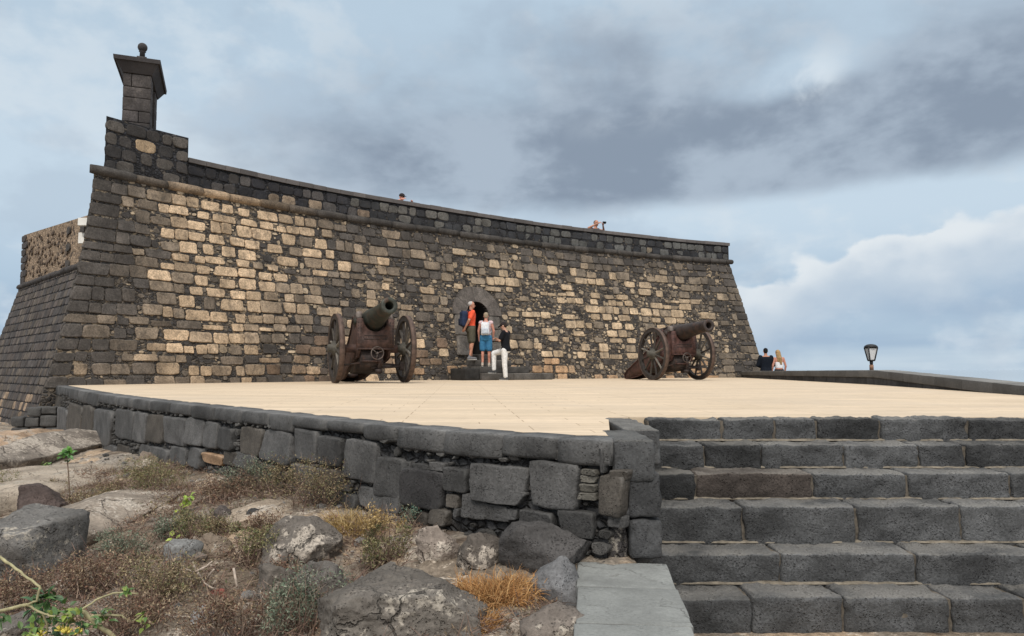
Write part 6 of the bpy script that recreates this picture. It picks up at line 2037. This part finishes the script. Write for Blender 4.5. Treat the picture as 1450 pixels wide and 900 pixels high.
def person(label, loc, rz, height, skin, pose, clothes, hair=None, cap=None, shoes=None, build=1.0, turn=0.0, nod=0.0, female=False, group=None):
    """pose: overrides such as kneeL=(x,y,z); built 1.72 m tall then scaled"""
    o = empty('person', loc, rz, label=label, cat='person', group=group)
    J = {}
    for k, v in BASE.items():
        if k in ('neck', 'head'): J[k] = Vector(v)
        else:
            J[k + 'R'] = Vector(v); J[k + 'L'] = Vector((-v[0], v[1], v[2]))
    for k, v in pose.items(): J[k] = Vector(v)
    sc = height / 1.72
    lean = J['neck'] - Vector(BASE['neck'])
    def tsec(z, a, b_, dy=0.0):
        f_ = max(0, min(1, (z - .9) / .55))
        return ((lean.x * f_, lean.y * f_ + dy, z + lean.z * f_), a * build, b_ * build)
    shw = 0.93 if female else 1.0
    TORSO = [tsec(.80, .10, .07), tsec(.84, .155, .105, -.01), tsec(.92, .17 if female else .163, .118, -.012), tsec(1.04, .135 if female else .148, .10), tsec(1.14, .138 if female else .155, .102), tsec(1.26, .160 * shw, .115, .005), tsec(1.36, .175 * shw, .108), tsec(1.42, .145 * shw, .082, -.008), tsec(1.46, .075, .062, -.01)]
    if female:
        for s in 'LR': J['sho' + s].x *= 0.92
    mb = MB()
    loft(mb, TORSO)
    capsule(mb, J['neck'] - Vector((0, 0, .04)), J['head'] - Vector((0, .01, .05)), .056, .052)
    # head: skull, jaw, nose, ears, eye sockets left by brow and cheek
    R = (Matrix.Rotation(turn, 3, 'Z') @ Matrix.Rotation(-nod, 3, 'X'))
    hc = J['head']
    ellipsoid(mb, hc + R @ Vector((0, -.005, .03)), (.074, .094, .088), R)
    ellipsoid(mb, hc + R @ Vector((0, .022, -.035)), (.056, .068, .072), R)
    capsule(mb, hc + R @ Vector((0, .082, .012)), hc + R @ Vector((0, .104, -.022)), .009, .014, 8)
    capsule(mb, hc + R @ Vector((-.02, .078, -.062)), hc + R @ Vector((.02, .078, -.062)), .010, .010, 8)
    capsule(mb, hc + R @ Vector((-.035, .075, .032)), hc + R @ Vector((.035, .075, .032)), .012, .012, 8)
    for s in (-1, 1): ellipsoid(mb, hc + R @ Vector((s * .076, -.004, -.005)), (.010, .018, .030), R, 10, 6)
    for s in 'LR':
        sg = -1 if s == 'L' else 1
        capsule(mb, J['hip' + s], J['knee' + s], .083 * build, .055)
        capsule(mb, J['knee' + s], J['ank' + s], .054, .036)
        mid = J['knee' + s].lerp(J['ank' + s], .3)
        ellipsoid(mb, mid + Vector((0, -.015, 0)), (.05, .055, .11), None, 12, 8)
        capsule(mb, J['ank' + s] + Vector((0, -.03, -.035)), J['toe' + s], .040, .028)
        capsule(mb, J['sho' + s], J['elb' + s], .052 * build, .040)
        capsule(mb, J['elb' + s], J['wri' + s], .041, .027)
        # hand: palm, four unequal curled fingers and a thumb from the side of the palm
        d = (J['wri' + s] - J['elb' + s]).normalized()
        side_ = Vector((0, 1, 0)) - d * d.y
        side_ = side_.normalized() if side_.length > .2 else Vector((1, 0, 0))
        inn = d.cross(side_) * (1 if s == 'L' else -1)
        if inn.dot(Vector((-sg, 0, 0))) < 0: inn = -inn
        pc = J['wri' + s] + d * .045
        capsule(mb, J['wri' + s], pc + d * .03 + side_ * .018, .025, .017, 10)
        capsule(mb, J['wri' + s], pc + d * .03 - side_ * .018, .025, .017, 10)
        for k, ln in enumerate((.070, .080, .074, .058)):
            b0 = pc + d * .035 + side_ * (.030 - .020 * k)
            b1 = b0 + d * ln * .55 + inn * ln * .12
            b2 = b1 + d * ln * .35 + inn * ln * .35
            capsule(mb, b0, b1, .0095, .0085, 8); capsule(mb, b1, b2, .0085, .007, 8)
        t0_ = J['wri' + s] + d * .025 + side_ * .02
        t1_ = t0_ + d * .035 + side_ * .028 + inn * .012
        capsule(mb, t0_, t1_, .013, .010, 8); capsule(mb, t1_, t1_ + d * .03 + inn * .012, .010, .008, 8)
    sm = cloth_mat('skin ' + str(skin), skin, 0.55)
    body = remeshed('body', mb, .0085, sm, o, 2)
    # eyes
    for s in (-1, 1):
        e = MB(); ellipsoid(e, hc + R @ Vector((s * .030, .080, .010)), (.012, .008, .008), R, 10, 6)
        e.build('eye', cloth_mat('dark eye', (.03, .025, .02), .3), o)
    for (nm, kind, mat, *rest) in clothes:
        mb = MB(); g = rest[0] if rest else .014
        infl = lambda secs, lo, hi: [(c, a + g, b_ + g) for (c, a, b_), z in zip(secs, (.80, .84, .92, 1.04, 1.14, 1.26, 1.36, 1.42, 1.46)) if lo <= z <= hi]
        if kind in ('tshirt', 'sleeveless', 'sweater', 'strap'):
            secs = infl(TORSO, .84 if kind != 'strap' else 1.0, 1.43 if kind != 'strap' else 1.27)
            loft(mb, secs)
            for s in 'LR':
                if kind == 'sleeveless': capsule(mb, J['sho' + s] + Vector((0, 0, .0)), J['sho' + s] * .8 + Vector((0, 0, J['sho' + s].z * .2)), .055 + g, .06 + g)
                if kind in ('tshirt', 'sweater'): capsule(mb, J['sho' + s], J['sho' + s].lerp(J['elb' + s], .72 if kind == 'tshirt' else 1), .055 + g, .050 + g)
                if kind == 'sweater': capsule(mb, J['elb' + s], J['elb' + s].lerp(J['wri' + s], .93), .05 + g, .034 + g)
        else:
            loft(mb, infl(TORSO, .80, .99) + [tsec(1.0, .152 + g, .108 + g)])
            ext = {'shorts': .82, 'trousers': 1.0}[kind]
            for s in 'LR':
                capsule(mb, J['hip' + s], J['hip' + s].lerp(J['knee' + s], ext), .086 * build + g, (.078 if kind == 'shorts' else .062) + g)
                if kind == 'trousers':
                    capsule(mb, J['knee' + s], J['knee' + s].lerp(J['ank' + s], .93), .062 + g, .048 + g)
        remeshed(nm, mb, .012, mat, o, 3)
    if shoes:
        for s in 'LR':
            mb = MB(); a = J['ank' + s]; tt = J['toe' + s]
            capsule(mb, a + Vector((0, -.045, -.04)), tt + Vector((0, 0, .012)), .045, .038)
            capsule(mb, a + Vector((0, -.02, -.02)), a + Vector((0, -.005, .02)), .045, .042)
            sh = remeshed('shoe', mb, .010, shoes, o, 2)
            mb = MB(); capsule(mb, a + Vector((0, -.05, -.066)), tt + Vector((0, .01, -.018)), .030, .028)
            remeshed('sole', mb, .009, cloth_mat('white rubber sole', (.7, .69, .66)), sh, 1)
    if hair:
        hm, style = hair
        mb = MB()
        if style == 'short':
            ellipsoid(mb, hc + R @ Vector((0, -.018, .044)), (.080, .092, .084), R)
            ellipsoid(mb, hc + R @ Vector((0, -.05, .0)), (.068, .056, .072), R)
        elif style == 'thin':
            ellipsoid(mb, hc + R @ Vector((0, -.022, .040)), (.078, .088, .082), R)
        else:
            ellipsoid(mb, hc + R @ Vector((0, -.018, .042)), (.085, .098, .088), R)
            capsule(mb, hc + R @ Vector((0, -.06, .02)), hc + Vector((.03, -.10, -.22)), .080, .085)
            capsule(mb, hc + Vector((.02, -.10, -.18)), hc + Vector((.06, -.105, -.40)), .090, .055)
            capsule(mb, hc + Vector((-.04, -.07, -.05)), hc + Vector((-.03, -.10, -.30)), .060, .045)
        remeshed('hair', mb, .009, hm, o, 1)
    if cap:
        mb = MB()
        ellipsoid(mb, hc + R @ Vector((0, -.006, .050)), (.086, .104, .080), R)
        c_ = remeshed('cap', mb, .010, cap, o, 2)
        mb = MB()
        ellipsoid(mb, hc + R @ Vector((0, .125, .050)), (.070, .065, .010), R @ Matrix.Rotation(-.2, 3, 'X'), 16, 6)
        remeshed('cap_brim', mb, .006, cap, c_, 1)
    o.scale = (sc, sc, sc)
    return o
def backpack(label, owner, J, c, c2, w_=.26, h=.42, d=.15, ww=0.0):
    """on the back of a person: body, pocket and two shoulder straps"""
    bp = empty('backpack', owner.matrix_basis @ Vector((0, -.125 - d / 2 + ww, 1.2)), owner.rotation_euler.z, label=label, cat='backpack')
    mb = MB(); rblock(mb, (w_ / 2, d / 2, h / 2), .06, (8, 6, 10), amp=.01, freq=8, seed=h); mb.build('bag', c, bp)
    mb = MB(); rblock(mb, (w_ * .38, .035, h * .22), .03, (8, 4, 6), Matrix.Translation((0, -d / 2 - .015, -h * .2)), amp=.006, freq=9); mb.build('pocket', c2, bp)
    for s in (-1, 1):
        mb = MB()
        tube(mb, [(s * .09, d / 2 - .01, h * .42), (s * .105, d / 2 + .05, h * .52 + .03), (s * .115, d / 2 + .17, h * .44), (s * .13, d / 2 + .23, h * .2), (s * .145, d / 2 + .18, -h * .22), (s * .12, d / 2, -h * .38)], .017, 8); mb.build('strap', c2, bp)
    mb = MB(); tube(mb, [(-.03, -d / 2 + .05, h / 2 - .005), (-.02, -d / 2 + .03, h / 2 + .03), (.02, -d / 2 + .03, h / 2 + .03), (.03, -d / 2 + .05, h / 2 - .005)], .008, 6); mb.build('handle', c2, bp)
    return bp
SK1, SK2, SK3 = (.46, .23, .155), (.52, .30, .215), (.55, .26, .19)
def shoe_mat(n, c): return cloth_mat(n, c, .7)
# man in the orange T-shirt on the third step, hands joined behind him
pm = at(668, 509, 22.45)
def step_pt(px, zt, dd):
    p = np.array(facade(s_at_px(px, zt), 0.0, 0.0)); n = FACE.nor(s_at_px(px, zt)); return (p[0] + n[0] * dd, p[1] + n[1] * dd, zt)
def on_level(px, py, z, Ymin=20.0, Ymax=24.0):
    best = None
    for k in range(200):
        Y = Ymin + (Ymax - Ymin) * k / 199
        p = at(px, py, Y)
        if best is None or abs(p.z - z) < best[0]: best = (abs(p.z - z), p.x, Y)
    return best[1], best[2]
def dstep(x, y, z):
    M = Matrix.Translation(dsteps.location) @ Matrix.Rotation(dsteps.rotation_euler.z, 4, 'Z')
    return M @ Vector((x, y, z))
def find_dstep(px, y, z):
    """point at local depth y on a step whose picture column is px"""
    lo, hi = -2.0, 2.0
    for _ in range(40):
        m_ = (lo + hi) / 2
        if proj(dstep(m_, y, z))[0] < px: lo = m_
        else: hi = m_
    return dstep(lo, y, z)
P1 = find_dstep(666.5, 0.05, 0.60)
man = person('grey haired man in an orange T-shirt and olive shorts by the doorway', P1, math.radians(-68), 1.74, SK1,
             dict(elbL=(-.25, -.14, 1.15), wriL=(-.10, -.20, .93), elbR=(.25, -.14, 1.15), wriR=(.09, -.21, .92), ankL=(-.10, .05, .085), toeL=(-.12, .2, .03), ankR=(.11, -.06, .085), toeR=(.13, .09, .03), kneeL=(-.10, .05, .5)),
             [('t_shirt', 'tshirt', cloth_mat('orange cotton', (.75, .10, .045))), ('shorts', 'shorts', cloth_mat('olive cotton', (.085, .08, .058)), .022)],
             hair=(cloth_mat('grey hair', (.45, .43, .41)), 'thin'), shoes=shoe_mat('grey shoe', (.16, .16, .17)), turn=-.25, build=1.05)
backpack('dark blue backpack worn by the man in the orange T-shirt', man, None, cloth_mat('navy nylon', (.022, .035, .075)), cloth_mat('dark navy nylon', (.018, .025, .05)), w_=.30, h=.46, d=.19)
P2 = find_dstep(688, -0.28, 0.40)
wom = person('woman in a pale sleeveless top and blue shorts facing the doorway', P2, math.radians(-6), 1.60, SK3,
             dict(elbL=(-.24, .0, 1.13), wriL=(-.23, .06, .9), elbR=(.25, .02, 1.13), wriR=(.22, .10, .93), ankR=(.10, .04, .085), toeR=(.12, .19, .03)),
             [('top', 'sleeveless', cloth_mat('pale pink patterned cotton', (.62, .46, .47))), ('shorts', 'shorts', cloth_mat('blue denim', (.045, .18, .34)), .026)],
             hair=(cloth_mat('greyish blond hair', (.30, .24, .17)), 'short'), shoes=shoe_mat('beige sandal', (.42, .36, .3)), female=True)
backpack('small white backpack on the back of the woman in blue shorts', wom, None, cloth_mat('white nylon', (.68, .70, .73)), cloth_mat('light grey nylon', (.48, .52, .58)), w_=.25, h=.38, d=.13, ww=.0)
P3 = Vector((*on_level(713.5, 537.0, 0.0, 20.5, 23.5), 0.0))
P3 = dstep(1.12, -1.0, 0.0)
def dface(px, y):
    return find_dstep(px, y, 0.0)
P3 = dface(716, -1.0)
boy = person('young man in black T-shirt, white trousers and dark cap, one foot on the steps', P3, math.radians(70), 1.70, SK2,
             dict(hipL=(-.095, .0, .88), hipR=(.095, .02, .89), kneeR=(.14, .43, .80), ankR=(.13, .42, .29), toeR=(.14, .58, .235),
                  kneeL=(-.09, .0, .48), ankL=(-.08, -.03, .085), toeL=(-.10, .12, .03),
                  elbL=(-.25, .10, 1.16), wriL=(-.02, .25, 1.18), elbR=(.25, .10, 1.16), wriR=(.02, .27, 1.22), neck=(0, .015, 1.455), head=(0, .065, 1.595)),
             [('t_shirt', 'tshirt', cloth_mat('black cotton', (.007, .008, .011)), .018), ('trousers', 'trousers', cloth_mat('white cotton', (.72, .72, .71)), .016)],
             hair=(cloth_mat('dark brown hair', (.03, .022, .018)), 'short'), cap=cloth_mat('black cap cloth', (.025, .02, .02)), shoes=shoe_mat('black white sneaker', (.06, .06, .062)), nod=.45)
# couple beyond the parapet
for (px, py_, lab, hgt) in ((1084, 493, 'm', 1.78), (1102.5, 495.2, 'w', 1.70)):
    Yp = 27.6
    hd = at(px, py_, Yp); feet = hd.z - hgt
    if lab == 'm':
        person('dark haired man in a black sweater standing beyond the low parapet', (hd.x, Yp, feet), math.radians(-4), hgt, SK1,
               dict(elbR=(.27, .06, 1.12), wriR=(.10, .22, 1.08), elbL=(-.26, .04, 1.12), wriL=(-.10, .23, 1.05)),
               [('sweater', 'sweater', cloth_mat('dark navy wool', (.006, .009, .016)), .026), ('trousers', 'trousers', cloth_mat('dark trousers', (.02, .02, .025)))],
               hair=(cloth_mat('black hair', (.012, .011, .011)), 'short'), shoes=shoe_mat('black shoe', (.02, .02, .02)), build=1.1)
    else:
        person('woman with long blond hair and a white top standing beyond the low parapet', (hd.x, Yp, feet), math.radians(8), hgt, SK3,
               dict(elbR=(.26, -.02, 1.12), elbL=(-.25, -.01, 1.12), head=(-.035, .02, 1.60)),
               [('top', 'strap', cloth_mat('white knit', (.8, .8, .82)), .012), ('trousers', 'trousers', cloth_mat('black trousers', (.012, .012, .015)), .014)],
               hair=(cloth_mat('blond hair', (.36, .235, .115)), 'long'), shoes=shoe_mat('black shoe', (.02, .02, .02)), female=True)
gz = min(ground(at(1084, 500, 27.6).x, 27.6, False), 9)
m_ = MB()
a0, a1 = at(1060, 500, 27.6).x - 2.5, at(1130, 500, 27.6).x + 1.5
fz = at(1084, 493, 27.6).z - 1.78
rblock(m_, ((a1 - a0) / 2, 3.0, 0.2), .02, (6, 6, 2), Matrix.Translation(((a0 + a1) / 2, 28.4, fz - 0.2)), color=(.2, .18, .16))
tag(m_.build('walkway', M_coping), kind='structure')
# two people looking over the parapet of the fort
for (px, py_, lab) in ((565.5, 273.2, 1), (841.5, 312.0, 2)):
    s_ = s_at_px(px, ZP)
    for it in range(6):
        q = facade(s_, ZP, -1.02); e = proj(q)[0] - px
        s_ -= e / FPX * q[1] / max(.2, FACE.tan(s_)[0])
    q = facade(s_, ZP, -1.02)
    hd = at(px, py_, q[1])
    n_ = FACE.nor(s_); rz_ = math.atan2(n_[1], n_[0]) - math.pi / 2
    if lab == 1:
        p_ = person('sunburnt man in a cap peering over the fort parapet, left one of two', (hd.x, q[1], 4.15), rz_ + .15, hd.z - 4.15, SK3,
               dict(elbR=(.32, .16, 1.36), wriR=(.22, .36, 1.43), elbL=(-.34, .10, 1.33), wriL=(-.20, .34, 1.42), neck=(0, .06, 1.44), head=(0, .12, 1.57)),
               [('t_shirt', 'tshirt', cloth_mat('faded pink cotton', (.55, .40, .40))), ('shorts', 'shorts', cloth_mat('dark shorts', (.03, .03, .04)))],
               cap=cloth_mat('black cap cloth', (.02, .02, .02)), shoes=shoe_mat('black shoe', (.02, .02, .02)), nod=.25)
    else:
        p_ = person('man leaning on the fort parapet holding up a small camera', (hd.x, q[1], 4.15), rz_ + .1, hd.z - 4.15, SK1,
               dict(elbR=(.36, .10, 1.40), wriR=(.13, .33, 1.55), elbL=(-.36, .10, 1.38), wriL=(-.12, .32, 1.52), neck=(0, .05, 1.45), head=(0, .10, 1.60)),
               [('shirt', 'sleeveless', cloth_mat('dark vest', (.05, .05, .06))), ('shorts', 'shorts', cloth_mat('dark shorts', (.03, .03, .04)))],
               hair=(cloth_mat('grey brown hair', (.14, .10, .085)), 'thin'), shoes=shoe_mat('black shoe', (.02, .02, .02)))
        bpy.context.view_layer.update()
        cm_ = empty('camera_in_hand', p_.matrix_basis @ Vector((-.10, .41, 1.59)), p_.rotation_euler.z, label='small black camera held by the man on the fort parapet', cat='camera')
        mb = MB(); rblock(mb, (.065, .03, .042), .01, (4, 3, 3), color=(1, 1, 1)); mb.build('camera_body', cloth_mat('black plastic', (.012, .014, .014), .4), cm_)
        mb = MB(); lathe(mb, [(.025, .033), (.085, .031), (.087, .024), (.07, .02)], 'Y', 16); mb.build('lens', cloth_mat('black plastic', (.012, .014, .014), .4), cm_)
